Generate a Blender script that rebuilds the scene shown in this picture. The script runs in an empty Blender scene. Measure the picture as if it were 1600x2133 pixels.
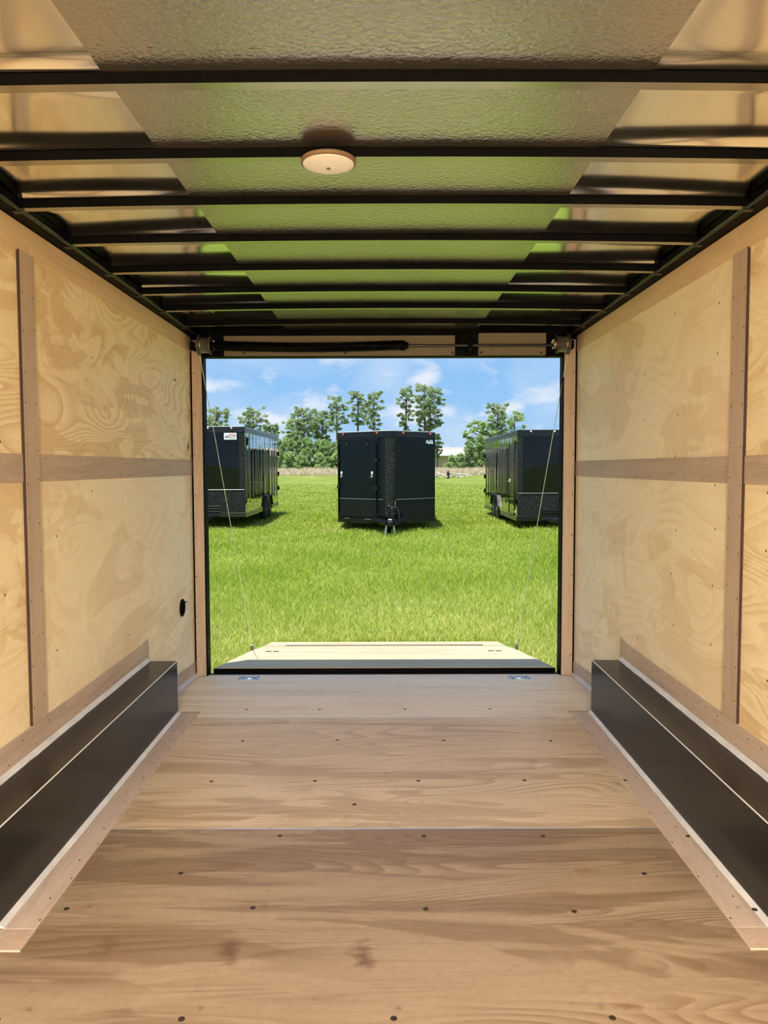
import bpy, bmesh, math, random
import numpy as np
from mathutils import Vector, Matrix

random.seed(7)
rng = np.random.default_rng(11)
SC = bpy.context.scene
COL = SC.collection

# ------------------------------------------------------------------ camera, light, exposure
PITCH = math.atan(93.5 / 1600.0)
cd = bpy.data.cameras.new('camera')
cam = bpy.data.objects.new('camera', cd)
COL.objects.link(cam)
cd.sensor_fit = 'VERTICAL'
cd.sensor_height = 36.0
cd.sensor_width = 27.0
cd.lens = 36.0 * 1600.0 / 2133.0
cd.clip_start = 0.05
cd.clip_end = 1000
cam.matrix_world = (Matrix.Translation((0, 0, 1.28)) @ Matrix.Rotation(math.pi / 2 - PITCH, 4, 'X')
                    @ Matrix.Rotation(-0.0028, 4, 'Z'))
SC.camera = cam

SC.view_settings.view_transform = 'Standard'
SC.view_settings.look = 'None'
SC.view_settings.gamma = 1.0
SC.view_settings.use_curve_mapping = False
SC.view_settings.exposure = 0.0
SC.cycles.max_bounces = 7
SC.cycles.diffuse_bounces = 4
SC.cycles.glossy_bounces = 3
SC.cycles.transmission_bounces = 2
SC.cycles.transparent_max_bounces = 4
SC.cycles.use_adaptive_sampling = True
SC.cycles.adaptive_threshold = 0.03
SC.cycles.adaptive_min_samples = 16

SUN_DIR = Vector((-0.13, -0.22, 1.0)).normalized()
sl = bpy.data.lights.new('sun', 'SUN')
sl.energy = 8.6
sl.color = (1.0, 0.95, 0.86)
sl.angle = math.radians(0.6)
sun = bpy.data.objects.new('sun', sl)
COL.objects.link(sun)
sun.rotation_euler = SUN_DIR.to_track_quat('Z', 'Y').to_euler()

def make_world():
    w = bpy.data.worlds.new('sky')
    SC.world = w
    w.use_nodes = True
    nt = w.node_tree
    nt.nodes.clear()
    N, L = nt.nodes, nt.links
    out = N.new('ShaderNodeOutputWorld')
    bg = N.new('ShaderNodeBackground')
    bg.inputs['Strength'].default_value = 1.0
    L.new(bg.outputs[0], out.inputs[0])
    tc = N.new('ShaderNodeTexCoord')
    sep = N.new('ShaderNodeSeparateXYZ')
    L.new(tc.outputs['Generated'], sep.inputs[0])
    def m(op, a, b=None, c=None, clamp=False):
        n = N.new('ShaderNodeMath'); n.operation = op; n.use_clamp = clamp
        for i, v in enumerate((a, b, c)):
            if v is None: continue
            if isinstance(v, (int, float)): n.inputs[i].default_value = v
            else: L.new(v, n.inputs[i])
        return n.outputs[0]
    z = m('MAXIMUM', sep.outputs[2], 0.0)
    den = m('ADD', z, 0.30)
    px = m('DIVIDE', sep.outputs[0], den)
    py = m('DIVIDE', sep.outputs[1], den)
    cmb = N.new('ShaderNodeCombineXYZ')
    L.new(px, cmb.inputs[0]); L.new(m('MULTIPLY', py, 0.75), cmb.inputs[1])
    def noise(scale, det, dist, off):
        n = N.new('ShaderNodeTexNoise')
        n.inputs['Scale'].default_value = scale
        n.inputs['Detail'].default_value = det
        n.inputs['Roughness'].default_value = 0.55
        n.inputs['Distortion'].default_value = dist
        a = N.new('ShaderNodeVectorMath'); a.operation = 'ADD'
        a.inputs[1].default_value = off
        L.new(cmb.outputs[0], a.inputs[0]); L.new(a.outputs[0], n.inputs['Vector'])
        return n.outputs['Fac']
    def ramp(fac, stops):
        r = N.new('ShaderNodeValToRGB')
        while len(r.color_ramp.elements) < len(stops): r.color_ramp.elements.new(0.5)
        for e, (p, c) in zip(r.color_ramp.elements, stops):
            e.position = p; e.color = (*c, 1)
        L.new(fac, r.inputs[0])
        return r.outputs[0]
    base = ramp(m('POWER', z, 0.6), [(0.0, (0.46, 0.68, 0.93)), (0.25, (0.30, 0.57, 0.93)), (0.6, (0.20, 0.42, 0.86)), (1.0, (0.14, 0.32, 0.75))])
    veil = ramp(noise(3.0, 2, 0.5, (3.1, 7.7, 0.0)), [(0.36, (0, 0, 0)), (0.72, (0.75, 0.75, 0.75))])
    puff = ramp(noise(6.0, 5, 0.0, (8.3, 2.4, 0.0)), [(0.51, (0, 0, 0)), (0.70, (1, 1, 1))])
    mx1 = N.new('ShaderNodeMixRGB'); L.new(veil, mx1.inputs[0]); L.new(base, mx1.inputs[1])
    mx1.inputs[2].default_value = (0.60, 0.76, 0.95, 1)
    mx2 = N.new('ShaderNodeMixRGB'); L.new(m('MULTIPLY', puff, 0.8), mx2.inputs[0]); L.new(mx1.outputs[0], mx2.inputs[1])
    mx2.inputs[2].default_value = (0.92, 0.93, 0.98, 1)
    L.new(mx2.outputs[0], bg.inputs['Color'])
make_world()
SC.world.cycles.sampling_method = 'MANUAL'
SC.world.cycles.sample_map_resolution = 256

# ------------------------------------------------------------------ materials
def new_mat(name):
    mt = bpy.data.materials.new(name)
    mt.use_nodes = True
    nt = mt.node_tree
    b = nt.nodes.get('Principled BSDF')
    return mt, nt, b

class NB:
    """small node builder"""
    def __init__(s, nt): s.nt, s.N, s.L = nt, nt.nodes, nt.links
    def val(s, sock, v):
        if isinstance(v, (int, float)): sock.default_value = v
        elif isinstance(v, (tuple, list)):
            sock.default_value = tuple(v) if len(v) == len(sock.default_value) else (*v, 1)
        else: s.L.new(v, sock)
    def math(s, op, a, b=None, clamp=False):
        n = s.N.new('ShaderNodeMath'); n.operation = op; n.use_clamp = clamp
        s.val(n.inputs[0], a)
        if b is not None: s.val(n.inputs[1], b)
        return n.outputs[0]
    def vmath(s, op, a, b):
        n = s.N.new('ShaderNodeVectorMath'); n.operation = op
        s.val(n.inputs[0], a); s.val(n.inputs[1], b)
        return n.outputs[0]
    def noise(s, vec, scale, det=2, dist=0.0, rough=0.5):
        n = s.N.new('ShaderNodeTexNoise')
        n.inputs['Scale'].default_value = scale; n.inputs['Detail'].default_value = det
        n.inputs['Distortion'].default_value = dist; n.inputs['Roughness'].default_value = rough
        s.L.new(vec, n.inputs['Vector'])
        return n.outputs['Fac']
    def ramp(s, fac, stops):
        r = s.N.new('ShaderNodeValToRGB')
        while len(r.color_ramp.elements) < len(stops): r.color_ramp.elements.new(0.5)
        for e, (p, c) in zip(r.color_ramp.elements, stops):
            e.position = p
            e.color = (c, c, c, 1) if isinstance(c, (int, float)) else (*c, 1)
        s.L.new(fac, r.inputs[0])
        return r.outputs[0]
    def mix(s, fac, a, b, mode='MIX'):
        n = s.N.new('ShaderNodeMixRGB'); n.blend_type = mode
        s.val(n.inputs[0], fac); s.val(n.inputs[1], a); s.val(n.inputs[2], b)
        return n.outputs[0]
    def bump(s, h, strength, dist):
        n = s.N.new('ShaderNodeBump'); n.inputs['Strength'].default_value = strength
        n.inputs['Distance'].default_value = dist
        s.L.new(h, n.inputs['Height'])
        return n.outputs[0]

def plain(name, col, rough=0.6, metal=0.0, spec=0.5, var=0.0, coat=0.0):
    mt, nt, b = new_mat(name)
    b.inputs['Base Color'].default_value = (*col, 1)
    b.inputs['Roughness'].default_value = rough
    b.inputs['Metallic'].default_value = metal
    b.inputs['Specular IOR Level'].default_value = spec
    b.inputs['Coat Weight'].default_value = coat
    k = NB(nt)
    g = nt.nodes.new('ShaderNodeNewGeometry')
    n = k.noise(g.outputs['Position'], 9.0, 2)
    if var > 0:
        c = k.mix(k.ramp(n, [(0.3, 0.0), (0.7, 1.0)]), tuple(x * (1 - var) for x in col), tuple(min(1, x * (1 + var)) for x in col))
        nt.links.new(c, b.inputs['Base Color'])
    r = k.ramp(n, [(0.2, max(0.02, rough * 0.85)), (0.8, min(1, rough * 1.15))])
    nt.links.new(r, b.inputs['Roughness'])
    return mt

def plywood(name, grain, light, mid, dark, along=0.55, across=3.2, rings=42.0, amt=1.0, rough=0.55, speck=True, smudge=False, stains=False, spec=0.4):
    """rotary-cut softwood veneer: contour-like cathedral grain, fine pores, a few knots"""
    mt, nt, b = new_mat(name)
    k = NB(nt)
    g = nt.nodes.new('ShaderNodeNewGeometry')
    oi = nt.nodes.new('ShaderNodeObjectInfo')
    off = k.math('MULTIPLY', oi.outputs['Random'], 37.0)
    pos = k.vmath('ADD', g.outputs['Position'], off)
    sc = [across] * 3; sc[grain] = along
    v1 = k.vmath('MULTIPLY', pos, tuple(sc))
    n1 = k.noise(v1, 1.0, 1.6, 0.7, 0.4)
    saw = k.math('FRACT', k.math('MULTIPLY', n1, rings))
    ring = k.ramp(saw, [(0.0, 0.0), (0.45, 0.35), (0.86, 1.0), (0.95, 0.75), (1.0, 0.0)])
    n2 = k.noise(k.vmath('MULTIPLY', pos, tuple(x * 1.7 for x in sc)), 1.0, 2.0, 0.3)
    patch = k.ramp(n2, [(0.35, 0.15), (0.62, 1.0)])
    sf = [70.0] * 3; sf[grain] = 2.5
    fine = k.noise(k.vmath('MULTIPLY', pos, tuple(sf)), 1.0, 2.0)
    f1 = k.math('MULTIPLY', k.math('MULTIPLY', ring, patch), 1.0 * amt)
    c = k.mix(f1, light, mid)
    c = k.mix(k.math('MULTIPLY', k.ramp(fine, [(0.45, 0.0), (0.75, 1.0)]), 0.32), c, mid)
    n3 = k.noise(pos, 1.6, 2.0)
    c = k.mix(k.math('MULTIPLY', k.ramp(n3, [(0.5, 0.0), (0.8, 1.0)]), 0.5), c, mid)
    # broad stained blotches between the growth rings
    n5 = k.noise(k.vmath('MULTIPLY', pos, tuple(x * 0.9 for x in sc)), 1.0, 4.0, 1.2, 0.55)
    c = k.mix(k.ramp(n5, [(0.53, 0.0), (0.545, 0.5 * amt), (0.64, 0.62 * amt), (0.655, 0.1)]), c, dark)
    n6 = k.noise(k.vmath('MULTIPLY', pos, tuple(x * 1.5 for x in sc)), 1.0, 4.0, 0.8, 0.6)
    c = k.mix(k.ramp(n6, [(0.36, 0.75), (0.42, 0.45), (0.45, 0.0)]), c, light)
    n7 = k.noise(pos, 55.0, 2.0)
    c = k.mix(k.ramp(n7, [(0.4, 0.0), (0.7, 0.16)]), c, dark)
    if speck:
        vo = nt.nodes.new('ShaderNodeTexVoronoi')
        vo.inputs['Scale'].default_value = 3.4
        sv = [1.0] * 3; sv[grain] = 0.45
        nt.links.new(k.vmath('MULTIPLY', pos, tuple(sv)), vo.inputs['Vector'])
        near = k.ramp(vo.outputs['Distance'], [(0.018, 1.0), (0.05, 0.0)])
        sepc = nt.nodes.new('ShaderNodeSeparateColor')
        nt.links.new(vo.outputs['Color'], sepc.inputs[0])
        pick = k.math('GREATER_THAN', sepc.outputs[0], 0.62)
        c = k.mix(k.math('MULTIPLY', near, pick), c, (0.10, 0.05, 0.025))
    if stains:
        nst = k.math('MULTIPLY', k.noise(k.vmath('MULTIPLY', pos, (14.0, 30.0, 1.0)), 1.0, 5.0), 0.11)
        for (sx, sy, r) in ((-0.745, 1.975, 0.055), (-0.415, 1.985, 0.06), (-0.405, 1.94, 0.035), (-0.055, 1.965, 0.05), (-0.06, 1.925, 0.04)):
            dv = k.vmath('MULTIPLY', k.vmath('SUBTRACT', g.outputs['Position'], (sx, sy, 0.0)), (1.0, 0.75, 0.0))
            ln = nt.nodes.new('ShaderNodeVectorMath'); ln.operation = 'LENGTH'
            nt.links.new(dv, ln.inputs[0])
            wob = k.math('ADD', ln.outputs['Value'], nst)
            c = k.mix(k.ramp(wob, [(0.045 + r * 0.25, 0.72), (0.055 + r * 0.75, 0.0)]), c, (0.12, 0.06, 0.035))
    if smudge:
        n4 = k.noise(k.vmath('MULTIPLY', pos, (5.5, 7.0, 1.0)), 1.0, 4.0, 0.6)
        c = k.mix(k.ramp(n4, [(0.68, 0.0), (0.76, 0.55)]), c, (0.17, 0.09, 0.05))
    nt.links.new(c, b.inputs['Base Color'])
    b.inputs['Roughness'].default_value = rough
    b.inputs['Specular IOR Level'].default_value = spec
    nt.links.new(k.bump(fine, 0.10, 0.002), b.inputs['Normal'])
    return mt

def metal_sheet(name, col, rough, bump_scale=0, bump_str=0.0, metal=1.0):
    mt, nt, b = new_mat(name)
    k = NB(nt)
    g = nt.nodes.new('ShaderNodeNewGeometry')
    b.inputs['Base Color'].default_value = (*col, 1)
    b.inputs['Metallic'].default_value = metal
    n = k.noise(g.outputs['Position'], 5.0, 4)
    nt.links.new(k.ramp(n, [(0.2, rough * 0.8), (0.8, rough * 1.2)]), b.inputs['Roughness'])
    if bump_scale:
        h = k.noise(g.outputs['Position'], bump_scale, 3, 0.7)
        nt.links.new(k.bump(h, bump_str, 0.004), b.inputs['Normal'])
    return mt

def black_gloss(name, col=(0.010, 0.013, 0.016), rough=0.06, wave=0.0, spec=0.5):
    mt, nt, b = new_mat(name)
    k = NB(nt)
    g = nt.nodes.new('ShaderNodeNewGeometry')
    b.inputs['Base Color'].default_value = (*col, 1)
    b.inputs['Roughness'].default_value = rough
    b.inputs['Specular IOR Level'].default_value = spec
    if wave:
        b.inputs['Coat Weight'].default_value = 1.0
        b.inputs['Coat Roughness'].default_value = 0.02
        b.inputs['Coat IOR'].default_value = 1.7
    n = k.noise(k.vmath('MULTIPLY', g.outputs['Position'], (2.2, 2.2, 0.9)), 1.0, 2, 0.4)
    if wave:
        bn = k.bump(n, wave, 0.02)
        nt.links.new(bn, b.inputs['Normal']); nt.links.new(bn, b.inputs['Coat Normal'])
    else:
        nt.links.new(k.ramp(n, [(0.2, rough * 0.9), (0.8, rough * 1.1)]), b.inputs['Roughness'])
    return mt

def diamond_plate(name):
    mt, nt, b = new_mat(name)
    k = NB(nt)
    g = nt.nodes.new('ShaderNodeNewGeometry')
    b.inputs['Base Color'].default_value = (0.004, 0.006, 0.007, 1)
    b.inputs['Specular IOR Level'].default_value = 0.3
    b.inputs['Roughness'].default_value = 0.28
    sep = nt.nodes.new('ShaderNodeSeparateXYZ')
    nt.links.new(g.outputs['Position'], sep.inputs[0])
    a = k.math('SINE', k.math('MULTIPLY', k.math('ADD', sep.outputs[0], sep.outputs[1]), 112.0))
    c = k.math('SINE', k.math('MULTIPLY', sep.outputs[2], 112.0))
    h = k.math('MAXIMUM', k.math('MULTIPLY', a, c), 0.0)
    nt.links.new(k.bump(h, 0.9, 0.016), b.inputs['Normal'])
    return mt

def attr_leaf(name, c0, c1, c2, rough=0.7, trans=0.35):
    """leaf or blade colour from the per-piece random attribute"""
    mt, nt, b = new_mat(name)
    k = NB(nt)
    at = nt.nodes.new('ShaderNodeAttribute'); at.attribute_name = 'tone'
    c = k.ramp(at.outputs['Fac'], [(0.0, c0), (0.55, c1), (1.0, c2)])
    nt.links.new(c, b.inputs['Base Color'])
    b.inputs['Roughness'].default_value = rough
    b.inputs['Specular IOR Level'].default_value = 0.25
    tr = nt.nodes.new('ShaderNodeBsdfTranslucent')
    nt.links.new(c, tr.inputs['Color'])
    ms = nt.nodes.new('ShaderNodeMixShader'); ms.inputs[0].default_value = trans
    out = nt.nodes.get('Material Output')
    nt.links.new(b.outputs[0], ms.inputs[1]); nt.links.new(tr.outputs[0], ms.inputs[2])
    nt.links.new(ms.outputs[0], out.inputs['Surface'])
    return mt

M = {}
M['wall_ply'] = plywood('wall_plywood', 1, (0.93, 0.82, 0.58), (0.71, 0.54, 0.30), (0.62, 0.45, 0.23), along=0.8, across=2.4, rings=30)
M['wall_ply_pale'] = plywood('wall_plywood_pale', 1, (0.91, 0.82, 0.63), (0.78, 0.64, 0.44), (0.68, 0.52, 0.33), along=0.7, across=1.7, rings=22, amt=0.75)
M['floor_ply'] = plywood('floor_plywood', 0, (0.35, 0.27, 0.19), (0.20, 0.132, 0.082), (0.16, 0.10, 0.058), along=0.5, across=3.4, rings=26, rough=0.42, smudge=True, stains=True, spec=0.3)  # browner front sheets, colour darkened further to offset the fill lamps
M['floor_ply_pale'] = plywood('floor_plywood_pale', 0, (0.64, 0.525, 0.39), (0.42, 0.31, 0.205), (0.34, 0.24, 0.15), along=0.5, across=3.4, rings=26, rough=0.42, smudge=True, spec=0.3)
M['tail_ply'] = plywood('dovetail_plywood', 0, (0.88, 0.77, 0.60), (0.72, 0.60, 0.45), (0.64, 0.51, 0.37), along=0.6, across=4.5, rings=26, amt=0.8, rough=0.45, spec=0.3)  # tail sheet lightened to stand for the sky sheen on it
M['ramp_ply'] = plywood('ramp_plywood', 0, (0.46, 0.39, 0.26), (0.41, 0.33, 0.20), (0.34, 0.25, 0.15), along=0.6, across=3.0, rings=18, amt=0.6)
LA = ((0.50, 0.40, 0.32), (0.385, 0.29, 0.22), (0.35, 0.255, 0.195))
M['lauan_y'] = plywood('lauan_strip_long', 1, *LA, along=1.2, across=12, rings=16, amt=0.6, speck=False)
M['lauan_z'] = plywood('lauan_batten', 2, *LA, along=1.2, across=12, rings=16, amt=0.5, speck=False)
M['lauan_top'] = plywood('lauan_top_band', 1, (0.76, 0.59, 0.39), (0.63, 0.46, 0.28), (0.57, 0.40, 0.24), along=1.0, across=10, rings=16, amt=0.5, speck=False)
M['lauan_low'] = plywood('lauan_base_strip', 1, (0.58, 0.47, 0.40), (0.44, 0.34, 0.28), (0.39, 0.30, 0.24), along=1.2, across=12, rings=22, amt=0.7, speck=False)
M['shaded_edge'] = plain('shaded_board_edge', (0.035, 0.012, 0.008), 0.7)  # edge shade put into the colour, over dark lauan
M['black_steel'] = plain('black_steel', (0.002, 0.002, 0.0022), 0.55, spec=0.05)
M['lit_flange'] = plain('lit_bow_flange', (0.50, 0.47, 0.41), 0.22, metal=1.0)  # bow underside brightened to stand for light reflected from outdoors
M['rail_steel'] = plain('rail_steel', (0.03, 0.03, 0.03), 0.3, metal=0.6)
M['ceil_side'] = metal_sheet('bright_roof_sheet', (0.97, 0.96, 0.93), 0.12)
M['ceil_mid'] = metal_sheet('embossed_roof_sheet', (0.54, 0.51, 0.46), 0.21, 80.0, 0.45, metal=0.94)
M['well'] = black_gloss('wheel_box_steel', (0.007, 0.007, 0.0055), 0.22, 0.0, 0.28)
M['caulk'] = plain('grey_caulk', (0.62, 0.62, 0.62), 0.4, var=0.12)
M['fold_glint'] = plain('fold_glint', (0.80, 0.84, 0.86), 0.35, metal=0.3)
M['zinc'] = plain('zinc_blue', (0.42, 0.55, 0.68), 0.35, metal=0.5)
M['dark_hole'] = plain('dark_recess', (0.015, 0.018, 0.022), 0.7)
M['screw'] = plain('screw_head', (0.045, 0.030, 0.022), 0.5, metal=0.4)
M['seam'] = plain('aluminium_seam', (0.75, 0.76, 0.78), 0.3, metal=0.9)
M['galv'] = plain('galvanised', (0.20, 0.18, 0.14), 0.35, metal=0.8)
M['cable'] = plain('steel_cable', (0.78, 0.76, 0.72), 0.4, metal=0.4)
M['lamp_rim'] = plain('lamp_rim', (0.20, 0.13, 0.08), 0.5)
M['header_ply'] = plain('header_cover_board', (0.15, 0.12, 0.075), 0.6, var=0.08)  # board colour darkened to stand for the unlit header
M['paint_body'] = black_gloss('black_trailer_skin', (0.003, 0.005, 0.007), 0.04, 0.05)
M['paint_matte'] = black_gloss('navy_black_trailer_skin', (0.002, 0.006, 0.009), 0.25, 0.0, 0.22)
M['paint_nose'] = black_gloss('black_trailer_nose', (0.002, 0.004, 0.006), 0.05, 0.0, 0.32)
M['paint_trim'] = black_gloss('trailer_trim', (0.006, 0.008, 0.009), 0.16, 0.0, 0.4)
M['plate'] = diamond_plate('black_diamond_plate')
M['trim_silver'] = plain('silver_trim_line', (0.22, 0.23, 0.24), 0.35, metal=0.9)
M['fender'] = plain('fender_black', (0.012, 0.013, 0.014), 0.45, spec=0.3)
M['rubber'] = plain('tyre_rubber', (0.018, 0.018, 0.018), 0.8)
M['rim'] = plain('wheel_rim', (0.30, 0.30, 0.30), 0.35, metal=0.8)
M['rim_black'] = plain('wheel_rim_black', (0.03, 0.03, 0.03), 0.35, metal=0.5)
M['white'] = plain('white_print', (0.85, 0.86, 0.90), 0.5)
M['red'] = plain('red_print', (0.70, 0.06, 0.09), 0.5)
M['grey_print'] = plain('grey_print', (0.40, 0.44, 0.47), 0.5)
M['red_lens'] = plain('red_marker_lens', (0.75, 0.10, 0.06), 0.25)
M['clear_lens'] = plain('clear_marker_lens', (0.75, 0.72, 0.68), 0.25)
M['chrome'] = plain('bright_chain', (0.80, 0.82, 0.84), 0.25, metal=0.9)
M['bark'] = plain('pine_bark', (0.16, 0.12, 0.09), 0.9, var=0.3)
M['pine'] = attr_leaf('pine_needles', (0.20, 0.30, 0.15), (0.34, 0.45, 0.22), (0.50, 0.58, 0.32), trans=0.5)  # this and the next two leaf colours lightened to imitate haze
M['broad'] = attr_leaf('broad_leaves', (0.26, 0.40, 0.15), (0.42, 0.56, 0.24), (0.58, 0.68, 0.36), trans=0.5)
M['brush'] = attr_leaf('brush_leaves', (0.18, 0.30, 0.11), (0.32, 0.46, 0.17), (0.48, 0.58, 0.26), trans=0.5)
M['grass'] = attr_leaf('grass_blades', (0.14, 0.25, 0.018), (0.36, 0.48, 0.05), (0.76, 0.68, 0.30), trans=0.45)
M['straw'] = attr_leaf('straw_blades', (0.50, 0.42, 0.26), (0.70, 0.58, 0.42), (0.80, 0.68, 0.54), trans=0.5)
M['tan_wall'] = plain('shed_wall', (0.42, 0.34, 0.25), 0.8)
M['pink_roof'] = plain('shed_roof', (0.50, 0.36, 0.32), 0.7)
M['wood_grey'] = plain('weathered_log', (0.50, 0.44, 0.38), 0.8, var=0.2)

def ground_mat():
    mt, nt, b = new_mat('meadow_soil_and_grass')
    k = NB(nt)
    g = nt.nodes.new('ShaderNodeNewGeometry')
    p = g.outputs['Position']
    n1 = k.noise(p, 0.6, 5, 0.3)
    n2 = k.noise(k.vmath('MULTIPLY', p, (14.0, 8.0, 1.0)), 1.0, 4)
    c = k.mix(k.ramp(n1, [(0.35, 0.0), (0.7, 1.0)]), (0.14, 0.20, 0.03), (0.23, 0.28, 0.06))
    c = k.mix(k.ramp(n2, [(0.42, 0.0), (0.7, 0.85)]), c, (0.08, 0.11, 0.02))
    n3 = k.noise(p, 0.33, 6, 0.5)
    c = k.mix(k.ramp(n3, [(0.60, 0.0), (0.70, 0.6)]), c, (0.34, 0.27, 0.13))
    nt.links.new(c, b.inputs['Base Color'])
    b.inputs['Roughness'].default_value = 0.95
    b.inputs['Specular IOR Level'].default_value = 0.1
    return mt
M['ground'] = ground_mat()

def lens_mat(strength):
    mt, nt, b = new_mat('lamp_lens')
    k = NB(nt)
    g = nt.nodes.new('ShaderNodeNewGeometry')
    c = k.mix(k.noise(g.outputs['Position'], 30.0, 3), (0.62, 0.57, 0.50), (0.68, 0.63, 0.57))
    nt.links.new(c, b.inputs['Base Color'])
    b.inputs['Roughness'].default_value = 0.35
    b.inputs['Emission Color'].default_value = (1.0, 0.86, 0.70, 1)
    b.inputs['Emission Strength'].default_value = strength
    try: mt.cycles.emission_sampling = 'NONE'
    except Exception: pass
    return mt
M['lens'] = lens_mat(0.16)

# ------------------------------------------------------------------ geometry helpers
def geo_box(x0, x1, y0, y1, z0, z1):
    v = [(x0, y0, z0), (x1, y0, z0), (x1, y1, z0), (x0, y1, z0), (x0, y0, z1), (x1, y0, z1), (x1, y1, z1), (x0, y1, z1)]
    f = [(0, 3, 2, 1), (4, 5, 6, 7), (0, 1, 5, 4), (1, 2, 6, 5), (2, 3, 7, 6), (3, 0, 4, 7)]
    return v, f

def geo_hexa(p):
    """eight corners: bottom ring then top ring"""
    return list(p), [(0, 3, 2, 1), (4, 5, 6, 7), (0, 1, 5, 4), (1, 2, 6, 5), (2, 3, 7, 6), (3, 0, 4, 7)]

def geo_tube(path, r, n=10, caps=True, rs=None):
    P = [Vector(p) for p in path]
    v, f = [], []
    for i, p in enumerate(P):
        d = (P[min(i + 1, len(P) - 1)] - P[max(i - 1, 0)]).normalized()
        ref = Vector((0, 0, 1)) if abs(d.z) < 0.9 else Vector((1, 0, 0))
        a = d.cross(ref).normalized(); b = a.cross(d)
        rr = rs[i] if rs else r
        for j in range(n):
            t = 2 * math.pi * j / n
            v.append(tuple(p + a * (rr * math.cos(t)) + b * (rr * math.sin(t))))
    for i in range(len(P) - 1):
        for j in range(n):
            f.append((i * n + j, i * n + (j + 1) % n, (i + 1) * n + (j + 1) % n, (i + 1) * n + j))
    if caps:
        f.append(tuple(range(n))[::-1])
        f.append(tuple((len(P) - 1) * n + j for j in range(n)))
    return v, f

def geo_lathe(profile, origin, axis='Z', n=24):
    """profile: (radius, height) pairs turned about an axis"""
    v, f = [], []
    for r, h in profile:
        for j in range(n):
            t = 2 * math.pi * j / n
            a, b = r * math.cos(t), r * math.sin(t)
            q = (a, b, h) if axis == 'Z' else ((h, a, b) if axis == 'X' else (a, h, b))
            v.append(tuple(origin[i] + q[i] for i in range(3)))
    for i in range(len(profile) - 1):
        for j in range(n):
            f.append((i * n + j, i * n + (j + 1) % n, (i + 1) * n + (j + 1) % n, (i + 1) * n + j))
    f.append(tuple(range(n))[::-1])
    f.append(tuple((len(profile) - 1) * n + j for j in range(n)))
    return v, f

def geo_prism(poly, y0, y1, plane='XZ'):
    n = len(poly)
    def mk(p, h):
        if plane == 'XZ': return (p[0], h, p[1])
        if plane == 'YZ': return (h, p[0], p[1])
        return (p[0], p[1], h)
    v = [mk(p, y0) for p in poly] + [mk(p, y1) for p in poly]
    f = [tuple(range(n)), tuple(range(2 * n - 1, n - 1, -1))]
    for i in range(n):
        f.append((i, n + i, n + (i + 1) % n, (i + 1) % n))
    return v, f

def join(*gs):
    v, f = [], []
    for a, b in gs:
        o = len(v); v += list(a); f += [tuple(i + o for i in q) for q in b]
    return v, f

def wloc(o):
    p = Vector((0, 0, 0))
    while o is not None:
        p += o.location; o = o.parent
    return p

def add(name, geo, mat, parent=None, bevel=0.0, smooth=False, fix=True, origin=None, mats=None, matfn=None):
    v, f = geo
    vs = [Vector(p) for p in v]
    if origin is None:
        if parent is not None: origin = wloc(parent)
        else:
            xs = [p.x for p in vs]; ys = [p.y for p in vs]; zs = [p.z for p in vs]
            origin = Vector(((min(xs) + max(xs)) / 2, (min(ys) + max(ys)) / 2, min(zs)))
    origin = Vector(origin)
    me = bpy.data.meshes.new(name)
    me.from_pydata([tuple(p - origin) for p in vs], [], f)
    if fix or bevel:
        bm = bmesh.new(); bm.from_mesh(me)
        bmesh.ops.recalc_face_normals(bm, faces=bm.faces)
        if bevel:
            bmesh.ops.bevel(bm, geom=list(bm.edges), offset=bevel, segments=1, affect='EDGES', clamp_overlap=True)
        bm.to_mesh(me); bm.free()
    if smooth:
        for p in me.polygons: p.use_smooth = True
        try: me.set_sharp_from_angle(angle=math.radians(40))
        except Exception: pass
    if mats:
        for m_ in mats: me.materials.append(m_)
        for p in me.polygons: p.material_index = matfn(p)
    else:
        me.materials.append(mat)
    o = bpy.data.objects.new(name, me)
    COL.objects.link(o)
    if parent is not None:
        o.parent = parent
        o.location = origin - wloc(parent)
    else:
        o.location = origin
    return o

def inst(name, me, loc, parent=None, rot=None):
    o = bpy.data.objects.new(name, me)
    COL.objects.link(o)
    if parent is not None:
        o.parent = parent
        o.location = Vector(loc) - wloc(parent)
    else: o.location = loc
    if rot: o.rotation_euler = rot
    return o

def tag(o, label=None, cat=None, group=None, kind=None):
    if label: o['label'] = label
    if cat: o['category'] = cat
    if group: o['group'] = group
    if kind: o['kind'] = kind
    return o

def thing(name, loc, label, cat, group=None):
    o = bpy.data.objects.new(name, None)
    COL.objects.link(o)
    o.location = loc
    o.empty_display_size = 0.1
    return tag(o, label, cat, group)

def np_mesh(name, verts, faces_n, idx, mat, tone=None, parent=None, origin=(0, 0, 0)):
    """fast mesh from arrays: faces all with faces_n corners"""
    me = bpy.data.meshes.new(name)
    nv = len(verts); nf = len(idx) // faces_n
    o_ = np.array(origin, dtype=np.float32)
    me.vertices.add(nv)
    me.vertices.foreach_set('co', (np.asarray(verts, dtype=np.float32) - o_).ravel())
    me.loops.add(nf * faces_n)
    me.loops.foreach_set('vertex_index', np.asarray(idx, dtype=np.int32))
    me.polygons.add(nf)
    me.polygons.foreach_set('loop_start', np.arange(0, nf * faces_n, faces_n, dtype=np.int32))
    me.polygons.foreach_set('loop_total', np.full(nf, faces_n, dtype=np.int32))
    if tone is not None:
        at = me.attributes.new('tone', 'FLOAT', 'POINT')
        at.data.foreach_set('value', np.asarray(tone, dtype=np.float32))
    me.update(calc_edges=True)
    me.materials.append(mat)
    o = bpy.data.objects.new(name, me)
    COL.objects.link(o)
    if parent is not None:
        o.parent = parent; o.location = Vector(origin) - wloc(parent)
    else: o.location = origin
    return o

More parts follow.
